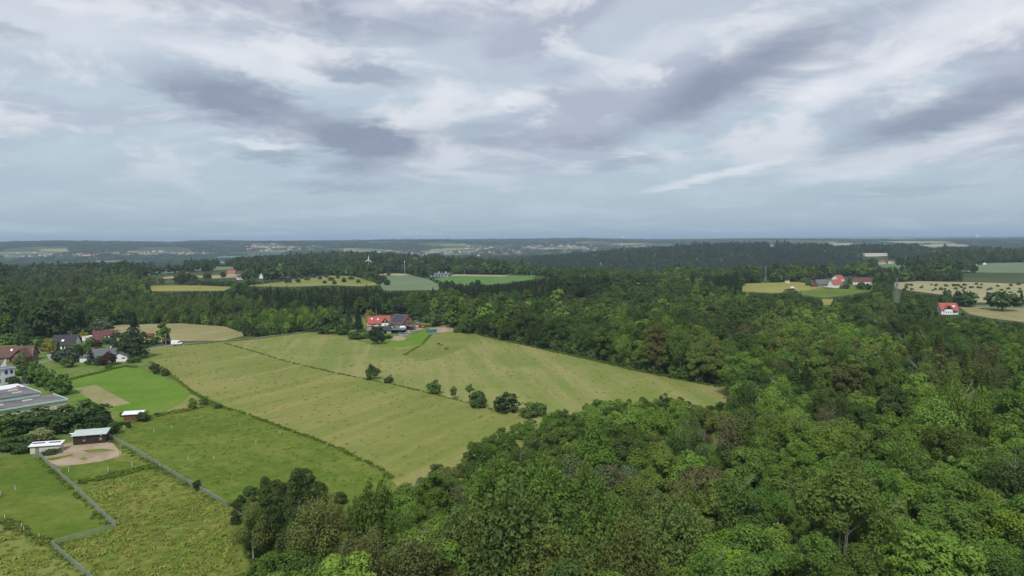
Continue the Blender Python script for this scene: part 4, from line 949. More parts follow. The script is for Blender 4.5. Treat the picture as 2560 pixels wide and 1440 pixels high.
# ------------------------------------------------------------------ paddock sheds
p = G(334, 1049); h = thing('brown_shelter', 'open brown timber field shelter with a white sheet roof in the green paddock', 'shed', p, math.radians(14))
for x in (-2.6, -.9, .9, 2.6): MB().box((x, -1.45, 1.05), (.14, .14, 2.5)).build('post', M['wood_brown'], h)
MB().box((0, 1.4, 1.1), (5.6, .1, 2.4)).build('back_wall', M['wood_brown'], h)
for x in (-2.75, 2.75): MB().box((x, 0, 1.1), (.1, 2.7, 2.4)).build('side_wall', M['wood_brown'], h)
for i in range(7): MB().box((0, -1.5 - (i % 2) * .012, .1 + i * .3), (5.5, .05, .29)).build('plank', M['wood_brown'], h)
rf = MB().box((0, 0, 0), (6.6, 3.9, .14)).build('roof', M['metal_white'], h); rf.location = (0, 0, 2.45); rf.rotation_euler = (math.radians(6), 0, 0)
p = G(229, 1106); h = thing('stable', 'dark timber stable with mint sheet metal roof by the dirt yard', 'stable', p, math.radians(17))
for i in range(30): MB().box((-4.2 + i * .29, -2.02 - (i % 2) * .02, 1.35), (.28, .06, 3.3)).build('plank', M['wood_dark'], h)
MB().box((0, 0, 1.3), (8.7, 3.9, 3.2)).build('wall', M['wood_dark'], h)
rf = MB().box((0, 0, 0), (9.6, 5.2, .1)).build('roof', M['metal_mint'], h); rf.location = (0, 0, 3.25); rf.rotation_euler = (math.radians(7), 0, 0)
for i in range(16): q = MB().box((-4.5 + i * .6, 0, .08), (.06, 5.2, .07)).build('roof_rib', M['metal_mint'], rf)
MB().box((3.0, -2.08, 1.4), (.75, .08, .8)).build('hatch', M['wood_grey'], h); MB().box((-1.4, -2.08, 2.5), (.7, .08, .35)).build('hatch', M['wood_grey'], h); MB().box((-1.4, -2.08, 1.3), (.7, .08, .5)).build('hatch', M['wood_grey'], h)
MB().box((3.1, -2.12, 2.55), (.35, .1, .4)).build('lamp', M['frame_white'], h); MB().box((0, -2.1, -.05), (8.8, .12, .3)).build('plinth', M['concrete'], h)
p = G(186, 1104); h = thing('shade_sail', 'white triangular shade sail stretched from the stable on poles', 'shade sail', p, math.radians(17))
v = []
Nn = 8; A_, B_, C_ = Vector((2.9, .2, 3.0)), Vector((2.7, -2.4, 2.2)), Vector((-1.6, 1.0, 2.5))
idx = {}
for i in range(Nn + 1):
    for j in range(Nn + 1 - i):
        u, w_ = i / Nn, j / Nn; q = A_ * (1 - u - w_) + B_ * u + C_ * w_; q.z -= .9 * (u * w_ + u * (1 - u - w_) * .4 + w_ * (1 - u - w_) * .6); idx[(i, j)] = len(v); v.append(q)
fs = []
for i in range(Nn):
    for j in range(Nn - i):
        fs.append((idx[(i, j)], idx[(i + 1, j)], idx[(i, j + 1)]))
        if i + j < Nn - 1: fs.append((idx[(i + 1, j)], idx[(i + 1, j + 1)], idx[(i, j + 1)]))
MB().add(v, fs).build('sail', M['fabric_white'], h)
MB().tube([(-1.7, 1.05, -.3), (-1.7, 1.05, 2.6)], [.06, .05]).build('pole', M['wood_grey'], h); MB().tube([(2.75, -2.5, -.3), (2.75, -2.5, 2.4)], [.07, .06]).build('pole', M['wood_grey'], h)
p = G(180, 1108); h = thing('garden_table', 'small white garden table under the shade sail', 'table', p + Vector((1.2, 1.2, 0)), .3)
MB().box((0, 0, .72), (1.3, .8, .06)).build('table_top', M['metal_white'], h)
for sx in (-.55, .55):
    for sy in (-.32, .32): MB().box((sx, sy, .35), (.06, .06, .7)).build('leg', M['metal_white'], h)
p = G(118, 1129); h = thing('site_container', 'cream store shed with white roof carrying dark solar panels beside the yard gate', 'shed', p, math.radians(14))
MB().box((0, 0, 1.0), (7.6, 3.0, 2.6)).build('wall', M['render_cream'], h)
rf = MB().box((0, 0, 0), (8.4, 3.9, .12)).build('roof', M['metal_white'], h); rf.location = (0, 0, 2.42); rf.rotation_euler = (math.radians(5), 0, 0)
for x, w_ in ((-2.2, 3.2), (2.0, 3.0)): MB().box((x, .55, .12), (w_, .85, .05)).build('solar_panel', M['solar_cell'], rf)
MB().box((.1, -.35, .1), (.18, 3.0, .08)).build('roof_batten', M['metal_white'], rf)
MB().box((-2, -1.53, .95), (1.0, .08, 2.0)).build('door', M['wood_grey'], h)
p = G(166, 1103); h = thing('hitching_rail', 'small pale timber frame standing between store shed and shade sail', 'frame', p, .25)
for x in (-.7, .7): MB().box((x, 0, .75), (.1, .1, 1.9)).build('post', M['wood_grey'], h)
for z in (.5, 1.4): MB().box((0, 0, z), (1.3, .06, .1)).build('rail', M['wood_grey'], h)

# ------------------------------------------------------------------ fences
def mesh_fence(pix, label, hgt_=1.4, every=2.4):
    g = [G(*q) for q in pix]; h = thing('paddock_fence', label, 'fence', g[0]); O_ = g[0]; mesh_ = MB(); post_m = MB().tube([(0, 0, -.4), (0, 0, hgt_ + .08)], [.055, .05], 6).mesh('post', M['wood_grey'])
    for a, b in zip(g[:-1], g[1:]):
        n_ = max(1, int((b - a).length / every)); t = (b - a).normalized(); rz = math.atan2(t.y, t.x)
        for i in range(n_ + 1):
            q = a.lerp(b, i / n_); po = link('post', post_m, h); po.location = (q.x - O_.x, q.y - O_.y, float(hgt(q.x, q.y)) - O_.z)
        for i in range(n_):
            q0, q1 = a.lerp(b, i / n_), a.lerp(b, (i + 1) / n_); ln = (q1 - q0).length; md = (q0 + q1) / 2; zz = float(hgt(md.x, md.y)) - O_.z
            rl = MB().box((0, 0, 0), (ln - .1, .05, .07)).build('rail', M['fence_mesh'], h); rl.location = (md.x - O_.x, md.y - O_.y, zz + hgt_ - .05); rl.rotation_euler = (0, 0, rz)
            ns = int(ln / .17)
            for j in range(ns):
                c_ = q0.lerp(q1, (j + .5) / ns); mesh_.box((c_.x - O_.x, c_.y - O_.y, zz + hgt_ / 2 + random.uniform(-.03, .03)), (.045, .02, hgt_ - .1), rz)
    wm = mesh_.build('wire_infill', M['fence_mesh'], h); wm['kind'] = 'stuff'; return h
mesh_fence([(97, 1141), (150, 1190), (200, 1236), (250, 1284), (290, 1321)], 'grey mesh fence running from the yard gate down to the paddock corner')
mesh_fence([(290, 1323), (130, 1367)], 'greenish mesh fence across the bottom of the left paddock')
mesh_fence([(130, 1368), (214, 1441), (330, 1545)], 'grey mesh fence leaving the picture at the bottom left')
mesh_fence([(268, 1091), (340, 1133), (420, 1181), (500, 1228), (568, 1268)], 'long grey mesh fence from the stable towards the pines')
p = G(96, 1143); h = thing('yard_gate', 'small grey tube gate beside the cream store shed', 'gate', p, 1.0)
for x in (-1, 1): MB().box((x, 0, .7), (.1, .1, 1.8)).build('post', M['steel'], h)
for z in (.35, .75, 1.15): MB().tube([(-.95, 0, z), (.95, 0, z)], [.035, .035]).build('rail', M['steel'], h)
pst = MB().tube([(0, 0, -.3), (0, 0, 1.25)], [.05, .045], 5).mesh('stake', M['fabric_white'])
for grp, lb, pts in (('electric fence stakes in the left paddock', 'slim white fence stake in the left paddock', [(38, 1226), (2, 1240), (12, 1300), (60, 1330), (98, 1348), (54, 1322)]),
                     ('electric fence stakes along the green pasture', 'slim white fence stake in the pasture beside the long mesh fence', [(310, 1072), (385, 1082), (430, 1072), (600, 1065), (535, 1150), (470, 1150), (640, 1110), (700, 1085)]),
                     ('electric fence stakes round the dirt yard', 'slim white fence stake below the dirt yard', [(138, 1168), (172, 1180), (270, 1178), (302, 1138), (330, 1165), (400, 1170)])):
    for q in pts:
        o = link('fence_stake', pst); o.location = G(*q); tag(o, lb, 'stake', grp)

# ------------------------------------------------------------------ farm
def corner_house(A, B, C, ze, name, label, cat, wall, roof, rh, ridge='AB', over=.4, gable_mat=None, fit=None):
    """a house from three eave corners seen in the photograph (A nearest), eave height ze above the ground there"""
    pa, pb, pc_ = (G(*q, ze) for q in (A, B, C)); ab = pb - pa; ac = pc_ - pa; ab.z = ac.z = 0
    if fit: ab = ab.normalized() * fit[0]
    n_ = Vector((-ab.y, ab.x, 0)).normalized(); wd = ac.dot(n_)
    if fit: wd = math.copysign(fit[1], wd)
    ctr = pa + ab / 2 + n_ * wd / 2; rz = math.atan2(ab.y, ab.x)
    if ridge == 'AC': rz += math.pi / 2
    h = thing(name, label, cat, (ctr.x, ctr.y, float(hgt(ctr.x, ctr.y))), rz)
    Lx, Wy = (ab.length, abs(wd)) if ridge == 'AB' else (abs(wd), ab.length)
    return h, gable(h, Lx, Wy, ze, rh, wall, roof, over, gable_mat=gable_mat), Lx, Wy
# local frames of the farm face the camera after turning, so parts sit on the side whose normal points to -Y
p = G(1004, 824); h = thing('brick_barn', 'tall brick barn with solar panels on its roof in the farmstead', 'barn', (p.x, p.y + 2, p.z), math.radians(-38))
ro = gable(h, 12.5, 11.5, 4.6, 5.4, 'brick', 'tile_brown', .5)
sl = math.atan2(5.4, 5.75)
for r_ in range(5):
    for c_ in range(9):
        q = MB().box((0, 0, 0), (1.05, 1.0, .05)).build('solar_panel', M['solar_cell'], ro); f_ = .16 + r_ * .165
        q.location = (-5.0 + c_ * 1.2, -5.75 * (1 - f_), 4.6 + 5.4 * f_ + .36); q.rotation_euler = (sl, 0, 0)
for y_, z_ in ((-2.6, 4.4), (0, 4.4), (2.6, 4.4), (0, 7.3)): window(h, (6.28, y_, z_), .9, .9, ('x', 1), 'wood_brown')
MB().box((-1.5, -5.8, 1.7), (3.2, .12, 3.4)).build('barn_door', M['paint_teal'], h); MB().box((3.0, -5.79, 1.4), (2.4, .1, 2.8)).build('barn_door', M['wood_grey'], h)
MB().box((6.32, -1.0, 1.3), (.1, 2.2, 2.6)).build('barn_door', M['wood_dark'], h)
MB().box((-4.6, -7.2, 1.3), (3.6, 2.8, 3.0)).build('lean_to', M['render_white'], h); q = MB().box((0, 0, 0), (4.0, 3.4, .14)).build('lean_to_roof', M['slate_dark'], h); q.location = (-4.6, -7.2, 3.0); q.rotation_euler = (math.radians(14), 0, 0)
q = MB().box((0, 0, 0), (4.2, 5.0, .14)).build('canopy_roof', M['slate_grey'], h); q.location = (8.4, .4, 2.9); q.rotation_euler = (0, math.radians(8), 0)
for y_ in (-1.8, 2.6): MB().box((10.2, y_, 1.2), (.16, .16, 2.7)).build('canopy_post', M['wood_dark'], h)
p = G(944, 822); h = thing('farmhouse', 'white farmhouse with bright red tiled roof and dark cross gable left of the barn', 'house', (p.x, p.y + 4, p.z), math.radians(16))
ro = gable(h, 15, 9.0, 4.0, 4.2, 'render_white', 'tile_red', .5, gable_mat='wood_dark')
for x_, f_ in ((-4.8, .62), (-.6, .5)): skylight(ro, x_, f_, 9.0, 4.0, 4.2, .9)
cg = MB(); cg.prof([(-2.6, -.3), (2.6, -.3), (2.6, 4.2), (0, 7.4), (-2.6, 4.2)], -.5, 5.4); q = cg.build('cross_wing', M['render_white'], h); rot_part(q, (4.0, .3, 0), -math.pi / 2)
q = MB().prof([(-2.55, 4.1), (2.55, 4.1), (2.55, 4.25), (0, 7.3), (-2.55, 4.25)], 5.42, 5.5).build('gable_cladding', M['wood_dark'], h); rot_part(q, (4.0, .3, 0), -math.pi / 2)
r2 = MB()
for sg in (-1, 1): r2.prof([(sg * 3.0, 3.73), (0, 7.43), (0, 7.65), (sg * 3.0, 3.95)], -.5, 5.8)
q = r2.build('cross_roof', M['tile_red'], h); rot_part(q, (4.0, .3, 0), -math.pi / 2)
window(h, (4.0, -5.22, 5.5), .9, 1.2, ('y', -1)); window(h, (4.0, -5.12, 2.6), 1.0, 1.0, ('y', -1)); window(h, (3.0, -5.12, 1.0), .9, 1.0, ('y', -1))
for x_ in (-5.8, -3.4, -1.2): window(h, (x_, -4.53, 1.6), 1.1, 1.2, ('y', -1)); window(h, (x_, -4.53, 3.3), 1.0, .8, ('y', -1))
MB().box((.8, -4.54, 1.1), (1.0, .1, 2.1)).build('door', M['wood_brown'], h); chimney(ro, 1.0, .6, 7.0, 9.2)
q = MB().box((-6.8, -6.6, 1.1), (5, 4, 2.6)).build('side_wing', M['stone_wall'], h); q = MB().box((-6.8, -6.6, 2.5), (5.4, 4.4, .2)).build('side_wing_roof', M['tile_red'], h)
p = G(954, 833); h = thing('low_barn', 'low grey roofed outbuilding in front of the farmhouse behind the dark tree', 'barn', p, math.radians(14)); gable(h, 12, 7.5, 2.2, 2.2, 'stone_wall', 'slate_dark', .5)
MB().box((2, -3.8, 1.0), (2.2, .1, 2.0)).build('door', M['wood_dark'], h)
p = G(992, 833); h = thing('carport', 'flat dark roofed open carport in front of the brick barn', 'carport', p, math.radians(-6))
q = MB().box((0, 0, 0), (12, 5, .2)).build('roof', M['slate_grey'], h); q.location = (0, 0, 2.6); q.rotation_euler = (math.radians(4), 0, 0)
for x_ in (-5.6, -2.8, 0, 2.8, 5.6):
    for y_ in (-2.2, 2.2): MB().box((x_, y_, 1.2), (.16, .16, 2.7)).build('post', M['wood_dark'], h)
MB().box((0, 2.35, 1.1), (11.6, .1, 2.6)).build('back_wall', M['wood_dark'], h)
p = G(1007, 829); h = thing('white_shed', 'white box shed with pale tank roof at the end of the carport', 'shed', p, math.radians(-6))
MB().box((0, 0, 1.2), (4.0, 3.0, 2.8)).build('wall', M['render_white'], h)
h2 = MB().box((0, 0, 2.7), (4.4, 3.4, .2)).build('roof', M['metal_mint'], h); MB().tube([(-1.9, 0, 3.3), (-1.5, 0, 3.3), (1.5, 0, 3.3), (1.9, 0, 3.3)], [.2, .55, .55, .2], 10).build('tank', M['paint_white'], h)
p = G(1031, 818); h = thing('implement_shed', 'grey open implement shed right of the brick barn', 'shed', p, math.radians(-4))
MB().box((0, 2.4, 1.4), (11, .15, 3.2)).build('back_wall', M['wood_grey'], h); MB().box((3.6, -2.3, 1.1), (3.6, .12, 2.6)).build('front_wall', M['concrete'], h)
q = MB().box((0, 0, 0), (12, 6, .18)).build('roof', M['slate_grey'], h); q.location = (0, 0, 3.1); q.rotation_euler = (math.radians(6), 0, 0)
for x_ in (-5.4, -2.6, .2, 5.4): MB().box((x_, -2.4, 1.3), (.18, .18, 2.9)).build('post', M['wood_dark'], h)
p = G(1079, 832); h = thing('teal_container', 'teal steel container on the edge of the sand yard', 'container', p, math.radians(-6))
MB().box((0, 0, 1.25), (6.1, 2.4, 2.3)).build('body', M['paint_teal'], h)
for i in range(13): MB().box((-2.9 + i * .48, -1.23, 1.25), (.14, .06, 2.1)).build('rib', M['paint_teal'], h)
for sx in (-2.98, 2.98):
    for sy in (-1.18, 1.18): MB().box((sx, sy, 1.25), (.16, .16, 2.5)).build('corner_post', M['steel_dark'], h)
p = G(1091, 834); h = thing('trailer', 'small dark flat trailer standing below the teal container', 'trailer', p, .1)
MB().box((0, 0, .6), (3.2, 1.5, .12)).build('bed', M['steel'], h); MB().box((2.2, 0, .5), (1.4, .1, .1)).build('drawbar', M['steel_dark'], h)
def wheel(parent, c, r, w=.22, nm='wheel'):
    o = MB().tube([(c[0], c[1] - w / 2, c[2]), (c[0], c[1] + w / 2, c[2])], [r, r], 14).build(nm, M['rubber'], parent)
    MB().tube([(c[0], c[1] - w / 2 - .01, c[2]), (c[0], c[1] + w / 2 + .01, c[2])], [r * .55, r * .55], 10).build('rim', M['steel'], o); return o
for sy in (-.8, .8): wheel(h, (0, sy, .35), .33)
# orange excavator
p = G(1057, 820); h = thing('excavator', 'orange mini excavator parked beside the farm yard', 'excavator', p, math.radians(160))
for sy in (-.85, .85): MB().prof([(-1.3, .1), (1.3, .1), (1.55, .35), (1.3, .65), (-1.3, .65), (-1.55, .35)], sy - .2, sy + .2).build('track', M['rubber'], h).rotation_euler = (0, 0, math.pi / 2)
MB().box((-.2, 0, 1.0), (2.2, 1.7, .6)).build('body', M['paint_orange'], h); MB().box((.2, .3, 1.9), (1.2, 1.0, 1.3)).build('cab', M['glass_pane'], h); MB().box((.2, .3, 2.6), (1.3, 1.1, .1)).build('cab_roof', M['paint_orange'], h)
MB().tube([(.9, -.2, 1.1), (2.2, -.2, 2.6), (3.4, -.2, 2.0)], [.22, .18, .14], 4).build('boom', M['paint_orange'], h); MB().tube([(3.4, -.2, 2.0), (3.2, -.2, .7)], [.15, .1], 4).build('arm', M['paint_orange'], h)
MB().prof([(-.35, .3), (.35, .3), (.3, .8), (-.3, .8)], 2.9, 3.5).build('bucket', M['steel_dark'], h).location = (0, -.2, 0)
# vehicles
def van(p, rz, label, name='delivery_van', Ln=6.0, Wd=2.05, Ht=2.6, paint='paint_white', cat='van'):
    h = thing(name, label, cat, p, rz); y = Wd / 2; k_ = Ln / 6.0; z_ = Ht / 2.6
    pr = [(-3.0, .45), (2.75, .45), (2.98, .7), (2.9, 1.15), (2.2, 1.38), (1.45, 2.35), (1.1, 2.52), (-2.9, 2.6), (-3.0, 2.45)]
    mb = MB(); n_ = len(pr); pr = [(x * k_, z * z_) for x, z in pr]
    ins = lambda z: y - .16 * max(0, (z / z_ - 1.2)) / 1.4
    mb.add([(x, -ins(z), z) for x, z in pr] + [(x, ins(z), z) for x, z in pr], [tuple(range(n_)), tuple(range(n_, 2 * n_))[::-1]] + [(i, n_ + i, n_ + (i + 1) % n_, (i + 1) % n_) for i in range(n_)])
    o = mb.build('body', M[paint], h); bv = o.modifiers.new('bevel', 'BEVEL'); bv.width = .07; bv.segments = 2; bv.limit_method = 'ANGLE'
    ws = MB(); ws.add([(2.17 * k_, -.82, 1.45 * z_), (2.17 * k_, .82, 1.45 * z_), (1.52 * k_, .78, 2.32 * z_), (1.52 * k_, -.78, 2.32 * z_)], [(0, 1, 2, 3)])
    for i, q in enumerate(ws.v): ws.v[i] = (q[0] + .05, q[1], q[2] + .03)
    g = ws.build('windscreen', M['glass_pane'], h); g.modifiers.new('s', 'SOLIDIFY').thickness = .02
    for sg in (-1, 1):
        MB().add([(1.95 * k_, sg * (y + .004), 1.4 * z_), (.75 * k_, sg * (y + .004), 1.4 * z_), (.75 * k_, sg * (y - .07), 2.15 * z_), (1.4 * k_, sg * (y - .07), 2.15 * z_)], [(0, 1, 2, 3)]).build('side_window', M['glass_pane'], h).modifiers.new('s', 'SOLIDIFY').thickness = .02
        MB().box((-1.2 * k_, sg * (y + .01), 1.3 * z_), (.03, .03, 1.7 * z_)).build('door_seam', M['steel_dark'], h)
        MB().box((2.92 * k_, sg * .72, .95 * z_), (.12, .36, .22)).build('headlight', M['frame_white'], h); MB().box((-3.0 * k_, sg * .9, 1.3 * z_), (.06, .14, .5)).build('tail_light', M['red_lamp'], h)
        MB().box((1.9 * k_, sg * (y + .14), 1.5 * z_), (.12, .22, .3)).build('mirror', M['rubber'], h)
        for x in (-1.9 * k_, 1.95 * k_): wheel(h, (x, sg * (y - .12), .36), .36)
    MB().box((2.98 * k_, 0, .55), (.14, Wd - .1, .25)).build('bumper', M['rubber'], h)
    return h
van(G(442, 862), math.radians(10), 'white delivery van driving on the road beside the tan field')
van(G(1982, 722), math.radians(20), 'tiny white van on the track below the right hand hamlet')
def car(p, rz, paint, label):
    h = thing('parked_car', label, 'car', p, rz, 'cars parked at the farm'); pr = [(-2.1, .3), (2.05, .3), (2.15, .6), (2.0, .82), (1.0, .95), (.35, 1.42), (-1.2, 1.45), (-1.95, .98), (-2.15, .9)]; n_ = len(pr); mb = MB(); ins = lambda z: .88 - .22 * max(0, z - .95) / .5
    mb.add([(x, -ins(z), z) for x, z in pr] + [(x, ins(z), z) for x, z in pr], [tuple(range(n_)), tuple(range(n_, 2 * n_))[::-1]] + [(i, n_ + i, n_ + (i + 1) % n_, (i + 1) % n_) for i in range(n_)]); mb.build('body', M[paint], h)
    for sg in (-1, 1):
        MB().add([(.85, sg * .885, 1.0), (-1.75, sg * .885, 1.0), (-1.15, sg * .69, 1.4), (.3, sg * .69, 1.4)], [(0, 1, 2, 3)]).build('side_window', M['glass_pane'], h).modifiers.new('s', 'SOLIDIFY').thickness = .03
        for x in (-1.3, 1.35): wheel(h, (x, sg * .8, .32), .32, .2)
    MB().add([(1.0, -.7, 1.0), (1.0, .7, 1.0), (.4, .6, 1.42), (.4, -.6, 1.42)], [(0, 1, 2, 3)]).build('windscreen', M['glass_pane'], h).modifiers.new('s', 'SOLIDIFY').thickness = .03
car(G(1003, 836), .3, 'paint_blue', 'blue car parked in front of the white box shed'); car(G(1018, 834), 2.7, 'steel', 'silver car parked right of the white box shed'); car(G(1038, 820), .1, 'paint_yellow', 'yellow car beside the implement shed')
# curved stone wall of the farm garden: every block its own piece
g_ = [G(*q) for q in [(997, 839), (1008, 839.5), (1020, 838.5), (1032, 836), (1042, 832.5), (1048, 829)]]
h = thing('garden_wall', 'pale curved stone retaining wall above the farm lawn', 'wall', g_[0]); blk = MB().box((0, 0, .5), (.96, .4, 1.0)).mesh('block', M['stone_wall'])
for a, b in zip(g_[:-1], g_[1:]):
    n_ = max(1, int((b - a).length / 1.0))
    for i in range(n_):
        q = a.lerp(b, (i + .5) / n_); o = link('block', blk, h); o.location = (q.x - g_[0].x, q.y - g_[0].y, q.z - g_[0].z + random.uniform(-.12, .05)); o.rotation_euler = (0, 0, math.atan2((b - a).y, (b - a).x) + random.uniform(-.05, .05)); o.scale = ((b - a).length / n_, 1, 1)
# odds and ends of the farmyard
for k_, (q, mt, lb, sz) in enumerate([((1046, 815), 'wood_brown', 'stack of brown timber beside the farm yard', (3.2, 1.4, 1.0)), ((1064, 817), 'rubber', 'dark heap of tyres beside the orange excavator', (2.5, 2.0, 1.0)), ((1110, 818), 'wood_grey', 'grey stack of boards behind the sand yard', (5.0, 1.2, .9)), ((1125, 819), 'wood_brown', 'brown log pile at the wood edge by the sand yard', (4.0, 1.4, 1.1))]):
    p = G(*q); h = thing('material_stack', lb, 'stack', p, random.uniform(-.3, .3))
    for r_ in range(4):
        for c_ in range(4): MB().box((0, (c_ - 1.5) * sz[1] / 4, (r_ + .5) * sz[2] / 4), (sz[0] * random.uniform(.85, 1.05), sz[1] / 4 * .92, sz[2] / 4 * .92)).build('plank', M[mt], h)
# horses: one skinned body each
def horse(p, rz, mat, label, graze=True, s=1.0):
    m = bpy.data.meshes.new('horse')
    J = {'pel': (-.55, 0, 1.22), 'bel': (-.1, 0, 1.14), 'che': (.42, 0, 1.16), 'wit': (.62, 0, 1.3)}
    if graze: J.update(n1=(.9, 0, 1.12), n2=(1.18, 0, .72), hd=(1.32, 0, .42), mz=(1.48, 0, .14))
    else: J.update(n1=(.85, 0, 1.6), n2=(1.05, 0, 1.9), hd=(1.2, 0, 1.98), mz=(1.5, 0, 1.75))
    Rr = dict(pel=.32, bel=.33, che=.34, wit=.27, n1=.2, n2=.15, hd=.14, mz=.085); E_ = [('pel', 'bel'), ('bel', 'che'), ('che', 'wit'), ('wit', 'n1'), ('n1', 'n2'), ('n2', 'hd'), ('hd', 'mz')]
    for sg, t in ((-1, 'l'), (1, 'r')):
        J.update({'h1' + t: (-.62, .19 * sg, .98), 'h2' + t: (-.52, .2 * sg, .74), 'h3' + t: (-.76, .2 * sg, .48), 'h4' + t: (-.72, .2 * sg, .05), 'f1' + t: (.5, .17 * sg, .85), 'f2' + t: (.5, .18 * sg, .46), 'f3' + t: (.52, .18 * sg, .05)})
        Rr.update({'h1' + t: .19, 'h2' + t: .12, 'h3' + t: .065, 'h4' + t: .055, 'f1' + t: .12, 'f2' + t: .065, 'f3' + t: .055})
        E_ += [('pel', 'h1' + t), ('h1' + t, 'h2' + t), ('h2' + t, 'h3' + t), ('h3' + t, 'h4' + t), ('che', 'f1' + t), ('f1' + t, 'f2' + t), ('f2' + t, 'f3' + t)]
        J['e' + t] = (J['hd'][0] - .12, .07 * sg, J['hd'][2] + (.16 if not graze else .12)); Rr['e' + t] = .03; E_.append(('hd', 'e' + t))
    J.update(t1=(-.92, 0, 1.1), t2=(-1.02, 0, .6)); Rr.update(t1=.07, t2=.05); E_ += [('pel', 't1'), ('t1', 't2')]
    nm = list(J); m.from_pydata([J[q] for q in nm], [(nm.index(a), nm.index(b)) for a, b in E_], []); m.materials.append(M[mat])
    o = link('horse', m); sk = o.modifiers.new('skin', 'SKIN')
    for i, q in enumerate(nm): m.skin_vertices[0].data[i].radius = (Rr[q], Rr[q]); m.skin_vertices[0].data[i].use_root = q == 'bel'
    o.modifiers.new('sub', 'SUBSURF').render_levels = 1
    o.location = p; o.rotation_euler = (0, 0, rz); o.scale = (s, s, s); return tag(o, label, 'horse', 'horses grazing in the farm paddock')
horse(G(1096, 864), .1, 'horse_black', 'black horse grazing in the farm paddock'); horse(G(1105, 865), 2.9, 'horse_chestnut', 'small chestnut foal grazing beside the black horse', True, .72); horse(G(1117, 876), 3.0, 'horse_bay', 'brown horse grazing nearest the picture in the farm paddock')

# ------------------------------------------------------------------ poles, masts, pylons, turbine
def pole(px, py, hp_, label, mat='wood_grey', arm=True):
    p = G(px, py); h = thing('utility_pole', label, 'pole', p, .3); MB().tube([(0, 0, -.5), (0, 0, hp_)], [.15, .10], 8).build('pole', M[mat], h)
    if arm: MB().box((0, 0, hp_ - .5), (1.4, .1, .12)).build('crossarm', M[mat], h); [MB().tube([(x, 0, hp_ - .44), (x, 0, hp_ - .2)], [.05, .03]).build('insulator', M['frame_white'], h) for x in (-.6, .6)]
pole(415, 863, 7.0, 'pale utility pole beside the tree near the white van', 'concrete'); pole(83, 903, 6.6, 'white utility pole in front of the red brick house', 'concrete'); pole(258, 868, 6.2, 'thin dark pole behind the white bungalow', 'steel_dark', False)
def pylon(px, py, hh, label):
    p = G(px, py); h = thing('electricity_pylon', label, 'pylon', p, .5); b = hh * .055
    def at(t, sx, sy): w_ = b * (1 - .86 * t) ; return (sx * w_, sy * w_, hh * t)
    for sx in (-1, 1):
        for sy in (-1, 1): MB().tube([at(0, sx, sy), at(.7, sx, sy), (sx * .12, sy * .12, hh)], [.17, .14, .1], 4).build('leg', M['pylon_steel'], h)
    N_ = 6
    for i in range(N_):
        t0, t1 = i / N_ * .95, (i + 1) / N_ * .95; mb = MB()
        for (a, b_) in (((-1, -1), (1, -1)), ((1, -1), (1, 1)), ((1, 1), (-1, 1)), ((-1, 1), (-1, -1))):
            mb.tube([at(t0, *a), at(t1, *b_)], [.075, .075], 3); mb.tube([at(t0, *b_), at(t1, *a)], [.075, .075], 3)
        mb.build('brace', M['pylon_steel'], h)
    for t, w_ in ((.98, hh * .1), (.84, hh * .14), (.72, hh * .12)):
        mb = MB(); mb.tube([(-w_, 0, hh * t), (w_, 0, hh * t)], [.15, .15], 4); mb.tube([(-w_, 0, hh * t), (0, 0, hh * (t + .03)), (w_, 0, hh * t)], [.07, .09, .07], 3); a = mb.build('crossarm', M['pylon_steel'], h)
        for sg in (-1, 1): MB().tube([(sg * w_ * .95, 0, hh * t), (sg * w_ * .95, 0, hh * t - 1.1)], [.07, .07], 5).build('insulator', M['steel_dark'], a)
pylon(2241, 757, 23, 'lattice pylon rising from the wood left of the red roofed house'); pylon(1914, 703, 20, 'lattice pylon standing on the yellow field at the forest edge')
pylon(1328, 692, 10, 'small far lattice pylon right of the long poultry barn'); pylon(1161, 687, 7, 'tiny far pylon just right of the long poultry barn')
p = G(1012, 689); h = thing('antenna_mast', 'slim pale mast standing behind the bluish green crop field', 'mast', p); MB().tube([(0, 0, -.5), (0, 0, 26)], [.4, .3], 10).build('pole', M['steel'], h)
for z_ in (24, 22.6): MB().box((0, 0, z_), (1.5, 1.5, .8)).build('antenna', M['metal_white'], h)
p = G(922, 688); h = thing('wind_turbine', 'small white three bladed wind turbine in front of the dark hill', 'wind turbine', p); hh = (688 - 650.5) * mpp(p)
MB().tube([(0, 0, -1), (0, 0, hh)], [.45, .28], 10).build('tower', M['steel'], h); MB().box((0, .3, hh + .1), (.9, 2.2, .9)).build('nacelle', M['frame_white'], h); MB().tube([(0, -1.3, hh + .1), (0, -.6, hh + .1)], [.15, .5], 10).build('hub', M['frame_white'], h)
for a in (88, 208, 328):
    a = math.radians(a); dxx, dzz = math.cos(a), math.sin(a); px_, pz_ = -dzz, dxx; mb = MB(); Lb = 11.5 * mpp(p)
    st_ = [(0.4, .3), (1.2, .62), (Lb * .5, .45), (Lb, .12)]; vs_ = []
    for r_, w_ in st_: vs_ += [(dxx * r_ + px_ * w_, -1.05, hh + .1 + dzz * r_ + pz_ * w_), (dxx * r_ - px_ * w_, -1.05, hh + .1 + dzz * r_ - pz_ * w_), (dxx * r_ - px_ * w_, -.88, hh + .1 + dzz * r_ - pz_ * w_), (dxx * r_ + px_ * w_, -.88, hh + .1 + dzz * r_ + pz_ * w_)]
    mb.add(vs_, [(4 * i + j, 4 * i + (j + 1) % 4, 4 * i + 4 + (j + 1) % 4, 4 * i + 4 + j) for i in range(3) for j in range(4)] + [(0, 1, 2, 3), (12, 13, 14, 15)]).build('blade', M['frame_white'], h)

